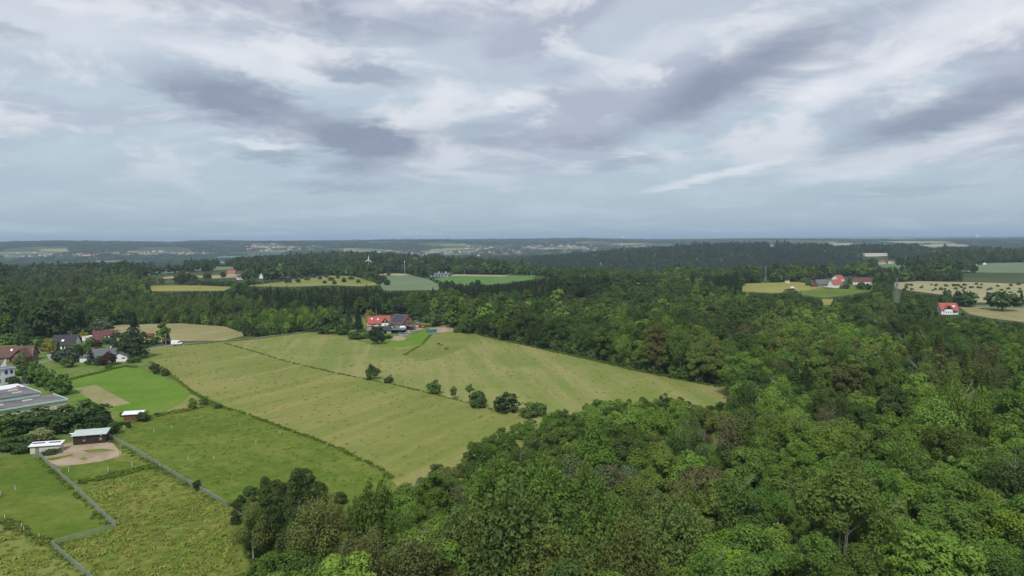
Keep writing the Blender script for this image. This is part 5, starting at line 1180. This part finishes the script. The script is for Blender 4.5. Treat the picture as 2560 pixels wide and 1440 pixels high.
# ------------------------------------------------------------------ farther houses
def small_house(px, py, wpx, label, wall='render_white', roof='tile_red', rz=0.0, asp=.75, name='house', cat='house', wf=.32, rf_=.36, group=None, wins=True, gm=None):
    p = G(px, py); Lx = wpx * mpp(p); Wy = Lx * asp; h = thing(name, label, cat, p, rz, group); wh, rh = Lx * wf, Lx * rf_
    ro = gable(h, Lx, Wy, wh, rh, wall, roof, Lx * .04, gable_mat=gm)
    if wins:
        for x_ in (-.28, 0, .28): window(h, (Lx * x_, -Wy / 2 - .02, wh * .5), Lx * .1, wh * .36, ('y', -1))
        for y_ in (-.2, .2): window(h, (-Lx / 2 - .02, Wy * y_, wh * .5), Wy * .12, wh * .34, ('x', -1)); window(h, (Lx / 2 + .02, Wy * y_, wh * .5), Wy * .12, wh * .34, ('x', 1))
        chimney(ro, Lx * .2, Wy * .1, wh + rh * .6, wh + rh * 1.2, 'brick', .7)
    return h
p = G(2375, 786); h = thing('red_roofed_house', 'white house with big red hipped roof and dark gable alone at the right wood edge', 'house', (p.x, p.y + 4, p.z), math.radians(-8)); h.scale = (.88, .88, .88)
ro = gable(h, 14, 11, 4.2, 5.6, 'render_white', 'tile_red', .6); cg = MB(); cg.prof([(-3.4, -.3), (3.4, -.3), (3.4, 4.6), (0, 8.4), (-3.4, 4.6)], 0, 6.6); q = cg.build('cross_wing', M['render_white'], h); rot_part(q, (-1.6, .0, 0), -math.pi / 2)
q = MB().prof([(-3.3, 4.8), (3.3, 4.8), (0, 8.3)], 6.62, 6.7).build('gable_cladding', M['wood_dark'], h); rot_part(q, (-1.6, 0, 0), -math.pi / 2); r2 = MB()
for sg in (-1, 1): r2.prof([(sg * 4.0, 3.95), (0, 8.43), (0, 8.66), (sg * 4.0, 4.18)], -.5, 7.3)
q = r2.build('cross_roof', M['tile_red'], h); rot_part(q, (-1.6, 0, 0), -math.pi / 2)
for x_ in (-3.4, -1.6, .2): window(h, (x_, -6.63, 2.2), 1.0, 1.2, ('y', -1))
window(h, (3.6, -5.53, 2.4), 1.6, 1.3, ('y', -1)); window(h, (5.6, -5.53, 2.4), 1.0, 1.3, ('y', -1)); skylight(ro, 4.2, .5, 11, 4.2, 5.6, 2.0); MB().box((4.4, -6.2, 2.9), (4.4, 1.3, .15)).build('balcony', M['wood_dark'], h); chimney(ro, 3.5, 1, 7.5, 10.6)
small_house(2095, 703, 20, 'white house with red hipped roof at the top of the right hand hamlet', rz=.5, asp=.9)
small_house(2088, 719, 27, 'white house with red roof beside the grey barns of the hamlet', rz=.35, asp=.6); small_house(2057, 717, 36, 'grey timber barn with dark roof in the right hand hamlet', 'wood_grey', 'slate_grey', .1, .6, 'barn', 'barn', .2, .25, None, False); small_house(2036, 717, 16, 'small red brown shed left of the grey barn', 'wood_brown', 'tile_maroon', .1, .7, 'shed', 'shed', .3, .25, None, False)
h = thing('shelter', 'open white roofed shelter in front of the hamlet barns', 'shed', G(2072, 722), .1); MB().box((0, 0, 2.7), (9, 5, .2)).build('roof', M['metal_white'], h)
for x_ in (-4, 0, 4):
    for y_ in (-2, 2): MB().box((x_, y_, 1.2), (.2, .2, 2.9)).build('post', M['wood_dark'], h)
small_house(2144, 711, 20, 'left white house with brown red roof of the pair in the hamlet', 'render_white', 'tile_maroon', -.3, .8); small_house(2168, 711, 22, 'right white house with brown red roof of the pair in the hamlet', 'render_white', 'tile_maroon', -.45, .8)
small_house(1968, 707, 9, 'tiny white hut far back on the yellow field', 'render_white', 'tile_red', .2, .7, 'hut', 'hut', .4, .25, None, False)
small_house(579, 686, 17, 'red roofed farmhouse above the pale strip field on the left', 'render_cream', 'tile_red', .1, .6, wf=.2); small_house(600, 699, 13, 'small white house among trees by the left orchard', rz=.6, roof='tile_maroon', wf=.45); small_house(660, 696, 15, 'white house with steep slate roof left of the dark barns', roof='slate_grey', rz=1.0, asp=1.0, wf=.25, rf_=.6)
for q, w_, lb in (((692, 699), 22, 'dark timber barn at the left end of the orchard farm'), ((715, 698), 24, 'dark timber barn at the right end of the orchard farm')): small_house(*q, w_, lb, 'wood_dark', 'slate_dark', .15, .5, 'barn', 'barn', .16, .2, None, False)
small_house(563, 661, 24, 'pale roofed barn at the far left fields', 'wood_grey', 'slate_grey', .1, .5, 'barn', 'barn', .14, .16, None, False)
small_house(376, 669, 10, 'grey roofed barn among the trees of the far left wood', 'wood_grey', 'slate_grey', .3, .8, 'barn', 'barn', .2, .3, None, False)
small_house(1165, 721, 12, 'little red roofed hut among the hedge trees below the green field', 'brick', 'tile_red', .2, .6, 'hut', 'hut', .3, .25, None, False); small_house(2205, 660, 12, 'white house at the left end of the far right village', rz=.2, wf=.25); small_house(2228, 659, 10, 'white house with red roof in the far right village', rz=.4); small_house(2290, 657, 9, 'pale house beside the far green field on the right', rz=-.2)
for i, (x_, y_) in enumerate([(2375, 650), (2345, 652), (2330, 655), (2440, 664), (2460, 662), (2400, 658), (2520, 634), (2490, 636), (2540, 636)]): small_house(x_, y_, 7 + i % 3, 'tiny pale house of the far right village', 'render_cream' if i % 2 else 'render_white', ('tile_red', 'tile_maroon', 'slate_grey')[i % 3], .3 * i, .8, 'house', 'house', .35, .3, 'houses of the far right village', False)
# long poultry barn with vents
p = G(1089, 691); s_ = mpp(p); h = thing('poultry_barn', 'long low white barn with grey roof and roof vents beside the green field', 'barn', p, math.radians(-3)); Lb = 72 * s_; ro = gable(h, Lb, Lb * .3, 2.6, 2.6, 'paint_blue', 'slate_grey', .8)
for x_ in (-.3, -.08, .12, .36): MB().tube([(Lb * x_, 0, 4.8), (Lb * x_, 0, 8.0)], [.7, .7], 8).build('roof_vent', M['metal_white'], ro)
for i in range(9): MB().box((-Lb * .45 + i * Lb * .11, -Lb * .15 - .05, 1.3), (Lb * .05, .1, 1.6)).build('wall_panel', M['metal_white'], h)
p = G(1056, 690); h = thing('feed_silo', 'pale feed silo at the left end of the long poultry barn', 'silo', p); MB().tube([(0, 0, 1.5), (0, 0, 2.5), (0, 0, 7.5), (0, 0, 8.4)], [.4, 1.5, 1.5, .3], 12).build('tank', M['metal_white'], h)
for a in range(4): MB().tube([(1.2 * math.cos(a * 1.57), 1.2 * math.sin(a * 1.57), -.4), (1.2 * math.cos(a * 1.57), 1.2 * math.sin(a * 1.57), 2.6)], [.09, .09], 5).build('leg', M['steel'], h)
p = G(2188, 640); s_ = mpp(p); h = thing('warehouse', 'very long white warehouse beyond the hill on the far right', 'hall', p, .03); MB().box((0, 0, 3.2), (58 * s_, 30, 8)).build('wall', M['render_cream'], h); MB().box((0, 0, 7.4), (58.5 * s_, 31, .6)).build('roof', M['metal_white'], h)
# distant towns: small houses, each its own
hm_ = []
for wl, rf_ in (('render_cream', 'tile_maroon'), ('render_cream', 'tile_red'), ('render_cream', 'slate_grey'), ('concrete', 'slate_grey')):
    mb = MB(); mb.prof([(-5, -3), (5, -3), (5, 6), (0, 10), (-5, 6)], -7, 7)
    for sg in (-1, 1): mb.prof([(sg * 5.5, 5.65), (0, 10.05), (0, 10.5), (sg * 5.5, 6.1)], -7.4, 7.4, 1)
    hm_.append(mb.mesh('town_house', [M[wl], M[rf_]]))
towns = [((110, 638, 140, 6), 34, 'tiny pale house of the village at the foot of the left far ridge'), ((400, 634, 120, 5), 44, 'tiny pale house of the village under the middle of the left far ridge'), ((640, 615, 90, 4), 22, 'tiny pale house of the hillside village left of the town'), ((720, 624, 110, 5), 30, 'tiny pale house of the valley village left of the town'),
         ((1050, 634, 130, 8), 60, 'tiny pale house in the left part of the distant town'), ((1280, 628, 200, 12), 70, 'tiny pale house in the middle of the distant town'), ((1450, 618, 160, 7), 40, 'tiny pale house on the upper slope of the distant town')]
for (cx_, cy_, rx, ry), cnt, lb in towns:
    for i in range(cnt):
        u = cx_ + RNG.normal(0, rx * .5); v = cy_ + np.clip(RNG.normal(0, ry * .55), -ry, ry); p = G(u, v)
        if math.hypot(p.x, p.y) < 3000 or math.hypot(p.x, p.y) > 11000: continue
        o = link('town_house', hm_[int(RNG.choice(4, p=[.4, .25, .2, .15]))]); o.location = p; o.rotation_euler = (0, 0, RNG.uniform(0, 3)); q = RNG.uniform(.95, 1.5); o.scale = (q * RNG.uniform(.8, 2.0), q, q); tag(o, lb, 'house', lb.replace('tiny pale house', 'houses'))
# towers on the horizon
def far_tower(px, ytop, ybase, label, kind):
    r_ = ray(px, ybase); t = 15000.0; x_, y_ = r_[0] * t, r_[1] * t; z0 = float(hgt(x_, y_)); zt = H + (Y0 - (px - CX) * ROLL - ytop) / F * math.hypot(x_, y_) ; o = thing('radio_tower' if kind == 'radio' else 'power_station', label, 'tower' if kind == 'radio' else 'power station', (x_, y_, z0)); hh = zt - z0
    if kind == 'radio':
        MB().tube([(0, 0, -5), (0, 0, hh * .62), (0, 0, hh * .64), (0, 0, hh)], [7, 4.5, 2.5, 1.2], 10).build('shaft', M['concrete'], o); MB().tube([(0, 0, hh * .58), (0, 0, hh * .61), (0, 0, hh * .68), (0, 0, hh * .71)], [5, 13, 13, 5], 14).build('platform', M['concrete'], o)
    else:
        MB().box((0, 0, hh * .35), (60, 40, hh * .7)).build('boiler_house', M['render_white'], o); MB().box((-70, 0, hh * .2), (70, 40, hh * .4)).build('hall', M['tile_maroon'], o)
        MB().tube([(20, 0, 0), (20, 0, hh)], [9, 7], 10).build('chimney', M['metal_white'], o)
far_tower(1120, 585, 600, 'taller radio tower on the horizon right of the middle left', 'radio'); far_tower(987, 590, 600, 'shorter radio tower on the horizon', 'radio')
far_tower(1192, 592, 599, 'white power station on the horizon right of the tall tower', 'plant'); far_tower(1556, 590, 597, 'white power station on the horizon above the right end of the town', 'plant'); far_tower(2441, 584, 590, 'white power station on the horizon at the far right', 'plant')

# ------------------------------------------------------------------ single trees and bushes of gardens, hedges and fields
def tree_px(px, py, w, h_, sp, tint, label, name=None, cat=None, group=None):
    p = G(px, py); s = mpp(p); nm, _ = WORDS[sp]
    if sp in ('round', 'dome', 'broad', 'willow') and 'lone' not in label: sp = 'low'
    return plant(sp, p, w * s, h_ * s * 1.03, T[tint] if isinstance(tint, str) else tint, label, cat or ('bush' if nm == 'bush' else 'tree'), name or nm, group)
for a in [
    (933, 948, 34, 38, 'round', 'deep', 'dense rounded tree nearest the farm in the meadow hedge row'), (972, 957, 28, 16, 'bush', 'deep', 'low bush with bare stems second in the meadow hedge row'), (977, 956, 14, 25, 'bare', 'twig', 'thin bare sapling in the second bush of the meadow hedge row'),
    (1084, 985, 36, 37, 'round', 'green', 'round green tree standing third in the meadow hedge row'), (1134, 998, 19, 33, 'tall', 'olive', 'slim small tree fourth in the meadow hedge row'), (1175, 1010, 24, 48, 'ash', 'green', 'slender high crowned tree beside the broad bush in the hedge row'),
    (1194, 1018, 54, 43, 'bush', 'deep', 'broad dark bush in the lower half of the meadow hedge row'), (1265, 1031, 70, 50, 'round', 'dark', 'largest dark tree of the meadow hedge row'), (1325, 1042, 62, 40, 'bush', 'olive', 'dull olive bush at the lower end of the meadow hedge row'), (1352, 1040, 40, 34, 'bush', 'green', 'green bush where the hedge row meets the woodland'),
    (923, 950, 16, 8, 'bush', 'dark', 'small dark shrub at the foot of the rounded hedge row tree'),
    (338, 872, 42, 80, 'spruce', 'spruce', 'tall blackish spruce behind the white bungalow'), (332, 895, 82, 64, 'round', 'dark', 'massive dark round tree beside the white bungalow'), (407, 860, 34, 48, 'tall', 'green', 'leafy green tree near the white van', None, None), (418, 859, 20, 34, 'spruce', 'dark', 'dark conifer just left of the white van'), (386, 860, 30, 18, 'bush', 'green', 'green bush by the red brown shed'),
    (258, 830, 50, 32, 'willow', 'silver', 'pale rounded willow behind the maroon roofed house'), (117, 845, 96, 80, 'dome', 'dark', 'huge dark oak above the brick house'), (22, 842, 66, 88, 'broad', 'deep', 'big dark tree at the left picture edge above the village'), (75, 840, 50, 60, 'round', 'deep', 'dark tree between the left edge tree and the huge oak'),
    (14, 862, 34, 24, 'round', 'bright', 'light green tree above the brick house at the left edge'), (43, 860, 32, 22, 'round', 'bright', 'light green round tree right above the brick house'), (62, 866, 42, 42, 'round', 'deep', 'dark green round tree behind the brick house'), (193, 848, 32, 28, 'round', 'dark', 'dark garden tree left of the maroon roofed house'), (222, 842, 26, 22, 'round', 'dark', 'dark tree behind the low white outbuilding'),
    (206, 850, 24, 18, 'bush', 'yellow', 'yellow flowering bush behind the slate roofed house'), (126, 884, 32, 32, 'round', 'yellow', 'yellow green tree left of the slate roofed house'), (103, 872, 26, 20, 'bush', 'deep', 'dark bush right of the brick house'), (114, 878, 22, 18, 'bush', 'dark', 'dark round bush by the gravel drive'),
    (147, 900, 16, 38, 'larch', 'dark', 'dark columnar conifer left of the slate roofed house'), (165, 905, 52, 32, 'willow', 'bluish', 'silvery blue garden tree in front of the slate roofed house'), (139, 906, 18, 24, 'bush', 'dark', 'dark clipped bush at the road bend'), (198, 897, 22, 30, 'bush', 'dark', 'dark garden bush between slate roofed house and bungalow'), (212, 885, 26, 22, 'bush', 'green', 'green bush behind the bungalow porch'),
    (168, 918, 32, 25, 'round', 'olive', 'small fruit tree on the village lawn'), (226, 912, 26, 38, 'pine', 'dark', 'dark pointed conifer before the bungalow porch'), (250, 912, 34, 20, 'bush', 'deep', 'dark green rounded hedge bush before the bungalow'), (272, 912, 40, 26, 'bush', 'plum', 'dark purple leaved bush before the garage wing'), (243, 870, 24, 16, 'bush', 'plum', 'purple leaved bush behind the bungalow'), (285, 872, 22, 36, 'spruce', 'bluish', 'blue spruce behind the bungalow roof'),
    (268, 860, 30, 16, 'bush', 'green', 'green shrub in front of the maroon roofed house'), (190, 878, 40, 18, 'bush', 'olive', 'olive hedge in front of the slate roofed house'), (228, 866, 26, 20, 'round', 'green', 'green tree right of the slate roofed house'), (312, 862, 30, 24, 'round', 'yellow', 'yellowish tree beside the tall spruce'),
    (55, 926, 34, 36, 'willow', 'olive', 'drooping olive tree right of the office roof'), (92, 956, 50, 44, 'broad', 'green', 'tall green tree left of the pair behind the hall'), (116, 966, 44, 38, 'round', 'green', 'rounded green tree in the middle behind the hall'), (148, 986, 56, 44, 'round', 'green', 'broad green tree at the right end behind the hall'), (76, 958, 32, 28, 'round', 'deep', 'dark tree behind the hall near the gravel drive'), (34, 962, 28, 18, 'bush', 'deep', 'dark round bush in front of the office'), (52, 938, 30, 10, 'bush', 'deep', 'low hedge beside the office'),
    (212, 1078, 118, 66, 'dome', 'deep', 'largest dark tree behind the stable'), (140, 1080, 110, 54, 'dome', 'deep', 'dark tree behind the cream store shed'), (70, 1085, 105, 50, 'round', 'deep', 'dark rounded tree in front of the hall at left'), (8, 1096, 90, 52, 'round', 'green', 'green tree in front of the hall at the picture edge'), (246, 1082, 70, 46, 'round', 'dark', 'dark tree right behind the stable roof'), (284, 1086, 34, 30, 'bush', 'deep', 'dark bush at the right end of the stable'),
    (106, 1104, 48, 30, 'bush', 'cream', 'white flowering elder beside the cream store shed'), (66, 1110, 46, 22, 'bush', 'green', 'green scrub with white blossom left of the elder'), (24, 1124, 70, 24, 'bush', 'deep', 'low dark scrub at the left picture edge below the trees'), (62, 1130, 56, 20, 'bush', 'deep', 'low scrub left of the cream store shed'), (128, 1134, 44, 10, 'bush', 'deep', 'low hedge in front of the cream store shed'), (172, 1082, 24, 16, 'bush', 'cream', 'small white blossom bush left of the stable roof'),
    (385, 927, 24, 17, 'bush', 'deep', 'dark bush on the meadow corner by the green paddock'), (413, 939, 22, 16, 'bush', 'deep', 'second dark bush on the green paddock corner'), (273, 921, 18, 10, 'bush', 'green', 'small bush on the paddock edge below the bungalow'), (343, 906, 20, 15, 'bush', 'green', 'green bush right of the garage wing'), (325, 908, 18, 12, 'bush', 'olive', 'olive bush below the garage wing'),
    (358, 1054, 32, 24, 'bush', 'deep', 'dark bush at the right end of the brown field shelter'), (321, 1070, 12, 15, 'bush', 'dark', 'small dark bush below the brown field shelter'), (305, 1042, 12, 10, 'bush', 'dark', 'dark shrub left of the brown field shelter'), (493, 1226, 22, 25, 'bush', 'dark', 'lone dark shrub on the long mesh fence'), (392, 1040, 14, 8, 'bush', 'deep', 'low shrub between the paddock and the pasture'), (545, 1020, 22, 10, 'bush', 'deep', 'low shrub at the corner of paddock and meadow'),
    (945, 860, 44, 48, 'dome', 'spruce', 'dark dense conifer in front of the farmhouse'), (896, 830, 30, 56, 'larch', 'spruce', 'dark pointed conifer left of the farmhouse'), (862, 836, 48, 30, 'bush', 'deep', 'garden thicket left of the farmhouse conifer'), (890, 848, 40, 16, 'bush', 'deep', 'low garden hedge below the farmhouse'), (820, 834, 60, 46, 'round', 'deep', 'tree at the farm garden end by the road'), (782, 829, 44, 34, 'round', 'green', 'green tree beside the road left of the farm'), (842, 832, 44, 50, 'tall', 'deep', 'tall garden tree left of the farm'), (872, 822, 34, 44, 'spruce', 'deep', 'spruce behind the farm garden'), (918, 846, 30, 18, 'bush', 'green', 'green shrub left of the dark farm conifer'), (968, 846, 34, 9, 'bush', 'deep', 'low hedge above the sand ring'),
    (925, 795, 26, 20, 'round', 'yellow', 'yellow green tree behind the red roof'), (1080, 816, 48, 38, 'round', 'olive', 'olive tree behind the excavator'), (1128, 818, 32, 44, 'tall', 'green', 'green tree at the right end of the farm'), (1052, 806, 36, 40, 'round', 'deep', 'dark tree behind the implement shed'), (1108, 812, 30, 30, 'round', 'silver', 'pale leaved tree behind the sand yard'), (1030, 800, 34, 34, 'round', 'deep', 'dark tree behind the brick barn'),
    (2505, 777, 66, 42, 'dome', 'deep', 'large lone dark oak on the right hand field'), (2420, 768, 34, 34, 'round', 'deep', 'dark tree right of the red roofed house'), (2365, 768, 30, 36, 'round', 'deep', 'dark tree behind the red roofed house'), (2400, 766, 30, 34, 'round', 'dark', 'second dark tree behind the red roofed house'), (2553, 768, 14, 32, 'pine', 'dark', 'dark conifer right of the large lone oak'), (2022, 714, 20, 18, 'round', 'green', 'green tree left of the grey hamlet barn'), (2014, 706, 24, 12, 'round', 'silver', 'pale tree on the edge of the yellow field'), (2129, 709, 18, 16, 'round', 'green', 'green tree between the hamlet houses'), (2205, 711, 44, 24, 'broad', 'brown', 'brownish tree right of the hamlet'), (2110, 722, 26, 10, 'bush', 'deep', 'dark bushes below the hamlet houses'), (2160, 724, 34, 16, 'bush', 'deep', 'dark thicket below the pair of hamlet houses'), (1976, 738, 40, 16, 'round', 'olive', 'olive tree at the wood edge below the yellow field'),
]: tree_px(*a)
for k_, (x_, y_) in enumerate([(755, 697), (768, 701), (782, 695), (800, 699), (815, 694), (828, 702), (845, 697), (860, 706), (878, 699), (896, 708), (745, 707), (720, 708), (812, 709), (836, 711)]): tree_px(x_, y_, 12 + k_ % 3 * 3, 8 + k_ % 4 * 1.5, 'round', 'deep', 'small dark fruit tree on the left orchard meadow', 'fruit_tree', 'tree', 'orchard trees on the left meadow')
for k_ in range(46):
    u, v = RNG.uniform(2250, 2556), RNG.uniform(712, 734)
    tree_px(u, v, RNG.uniform(5, 10), RNG.uniform(3.5, 6), 'bush', 'deep', 'small dark fruit bush on the right orchard field', 'fruit_bush', 'bush', 'orchard bushes on the right field')
for k_ in range(9): tree_px(525 + k_ * 8.2, 667, 9, 6.5, 'round', 'dark', 'small round avenue tree below the pale roofed far barn', 'avenue_tree', 'tree', 'avenue trees on the far left fields')
for k_, (x_, y_) in enumerate([(935, 697), (945, 702), (957, 707), (948, 711), (968, 713), (930, 692), (1105, 717), (1118, 716), (1130, 720), (1150, 719), (1180, 719), (1195, 718), (1080, 701), (1092, 705), (1102, 709)]): tree_px(x_, y_, 20 if k_ < 12 else 12, 11 + k_ % 3 * 4 if k_ < 12 else 6, 'round', 'dark', 'dark hedge tree round the bluish green crop field', 'hedge_tree', 'tree', 'hedge trees round the crop field')

# ------------------------------------------------------------------ grass: tussocks and rough strips (nobody could count them)
def tufts(name, polys, per_m2, size, tintnames, label, jit=.3, cap=60000):
    P, Tn = [], []
    for pg in polys:
        g = np.array([[q.x, q.y] for q in (G(x_, y_) for x_, y_ in pg)]); x0, y0 = g.min(0); x1, y1 = g.max(0); cnt = int(min(cap * 3, (x1 - x0) * (y1 - y0) * per_m2)); x = RNG.uniform(x0, x1, cnt); y = RNG.uniform(y0, y1, cnt); k_ = inpoly(x, y, g); P.append(np.stack([x[k_], y[k_]], 1))
    P = np.concatenate(P)[:cap]; ln = lownoise(P[:, 0], P[:, 1], 14, 4) + .5 * lownoise(P[:, 0], P[:, 1], 5, 8); keep = (ln + RNG.normal(0, 1.2, len(P)) > -.1) & ~inpoly(P[:, 0], P[:, 1], YARD); P, ln = P[keep], ln[keep]; m_ = len(P)
    z = hgt(P[:, 0], P[:, 1]) + .03; tn_ = np.array([T2[tintnames[i]] for i in RNG.integers(0, len(tintnames), m_)]) * 1.15 * (1 + .08 * ln[:, None]) * RNG.uniform(.85, 1.15, (m_, 1)); s = size * RNG.uniform(.6, 1.5, m_) * (1 + .2 * ln)
    scatter(name, NG_TUFT, np.stack([P[:, 0], P[:, 1], z], 1), RNG.integers(0, 3, m_), RNG.uniform(0, 6.28, m_), np.stack([s * 1.3, s * 1.3, s], 1), np.clip(tn_, .005, .6), label, 'grass')
T2 = dict(hay=(.27, .26, .10), hay2=(.225, .24, .075), fresh=(.125, .205, .03), fresh2=(.165, .235, .046), straw=(.30, .27, .14), weed=(.09, .14, .032), olive=(.195, .215, .055))
YARD = np.array([[q.x, q.y] for q in (G(x_, y_) for x_, y_ in [(80, 1150), (90, 1108), (268, 1090), (300, 1128), (300, 1146), (250, 1158), (140, 1170)])])
tufts('rough_grass', [[(215, 1215), (300, 1195), (415, 1180), (564, 1266), (600, 1440), (640, 1560), (330, 1560), (214, 1440), (132, 1366), (290, 1324)], [(-90, 1290), (50, 1335), (126, 1370), (210, 1442), (325, 1560), (-90, 1560)]], 1.3, .95, ['fresh2', 'fresh2', 'olive', 'olive', 'hay2'], 'tussocky rough grass of the fenced paddocks at the lower left', cap=60000)
tufts('pasture_grass', FIELDS['pasture'], .35, .75, ['fresh', 'fresh2', 'fresh2', 'olive'], 'green grass of the pasture below the meadow', cap=36000)
tufts('meadow_grass', FIELDS['meadow'][:1], .07, .7, ['hay', 'hay2', 'hay2', 'olive'], 'tall hay grass of the large meadow', cap=80000)
def strip(pix, width, per_m, size, tn_, P):
    g = [G(*q) for q in pix]
    for a, b in zip(g[:-1], g[1:]):
        ln = (b - a).length; k_ = int(ln * per_m); t = RNG.uniform(0, 1, k_); nx, ny = -(b - a).y / ln, (b - a).x / ln; o_ = RNG.normal(0, width * .3, k_)
        kp = lownoise(a.x + (b.x - a.x) * t, a.y + (b.y - a.y) * t, 9, 17) + RNG.normal(0, .5, k_) > -.25; t, o_ = t[kp], o_[kp] * (1 + .5 * np.abs(lownoise(a.x + (b.x - a.x) * t[kp], a.y + (b.y - a.y) * t[kp], 12, 19))); k_ = len(t); x = a.x + (b.x - a.x) * t + nx * o_; y = a.y + (b.y - a.y) * t + ny * o_; s = size * RNG.uniform(.6, 1.5, k_)
        P.append((np.stack([x, y, hgt(x, y) + .02], 1), s, np.array([T2[tn_[i]] for i in RNG.integers(0, len(tn_), k_)]) * RNG.uniform(.8, 1.2, (k_, 1))))
Pst = []
strip([(590, 1027), (700, 1067), (850, 1122), (950, 1172), (980, 1198)], 1.3, 6, .9, ['weed', 'weed', 'fresh'], Pst); strip([(482, 982), (545, 1016), (590, 1027)], 1.4, 8, 1.0, ['weed', 'fresh'], Pst); strip([(378, 905), (420, 931), (482, 982)], 1.2, 6, .9, ['weed', 'olive'], Pst)
strip([(560, 858), (640, 880), (720, 905), (850, 935), (1000, 965), (1180, 1010), (1265, 1032)], 1.0, 5, .8, ['weed', 'olive', 'weed'], Pst); strip([(172, 950), (250, 931), (310, 916), (345, 918)], 1.6, 20, 1.2, ['weed', 'fresh'], Pst)
strip([(200, 1207), (300, 1186), (400, 1162)], 2.6, 26, 1.3, ['weed', 'weed', 'fresh'], Pst); strip([(97, 1145), (200, 1240), (285, 1322)], 1.8, 5, 1.0, ['weed', 'fresh2'], Pst); strip([(290, 1326), (130, 1370), (214, 1445)], 1.8, 5, 1.0, ['weed', 'fresh2'], Pst); strip([(268, 1093), (420, 1183), (566, 1268)], 1.8, 5, 1.0, ['weed', 'fresh2'], Pst); strip([(0, 1297), (60, 1330), (130, 1366)], 1.4, 18, 1.2, ['weed', 'olive'], Pst)
strip([(300, 1062), (400, 1038), (540, 1012)], 2.0, 22, 1.2, ['weed', 'olive'], Pst); strip([(1010, 888), (1055, 862), (1078, 836)], 1.2, 6, .9, ['weed', 'fresh'], Pst); strip([(430, 865), (540, 856), (640, 847), (768, 831)], 1.2, 10, 1.0, ['weed', 'olive'], Pst); strip([(1200, 838), (1400, 882), (1600, 928), (1800, 968)], 2.2, 16, 1.2, ['weed'], Pst)
pp = np.concatenate([q[0] for q in Pst]); ss = np.concatenate([q[1] for q in Pst]); tt = np.concatenate([q[2] for q in Pst])
scatter('field_margin', NG_TUFT, pp, RNG.integers(0, 3, len(pp)), RNG.uniform(0, 6.28, len(pp)), np.stack([ss, ss, ss], 1), tt, 'dark rough weeds along the field edges and fences', 'weeds')

# ------------------------------------------------------------------ haze
newmat('haze'); pv = N('ShaderNodeVolumePrincipled'); pv.inputs['Color'].default_value = (.53, .70, .91, 1); pv.inputs['Density'].default_value = HAZE; pv.inputs['Anisotropy'].default_value = 0.0
L(pv.outputs[0], N('ShaderNodeOutputMaterial').inputs['Volume'])
hz = MB().box((0, 0, 20), (66600, 66600, 240)).build('haze', M['haze']); tag(hz, 'thin blue haze over the whole countryside', 'haze', None, 'stuff')
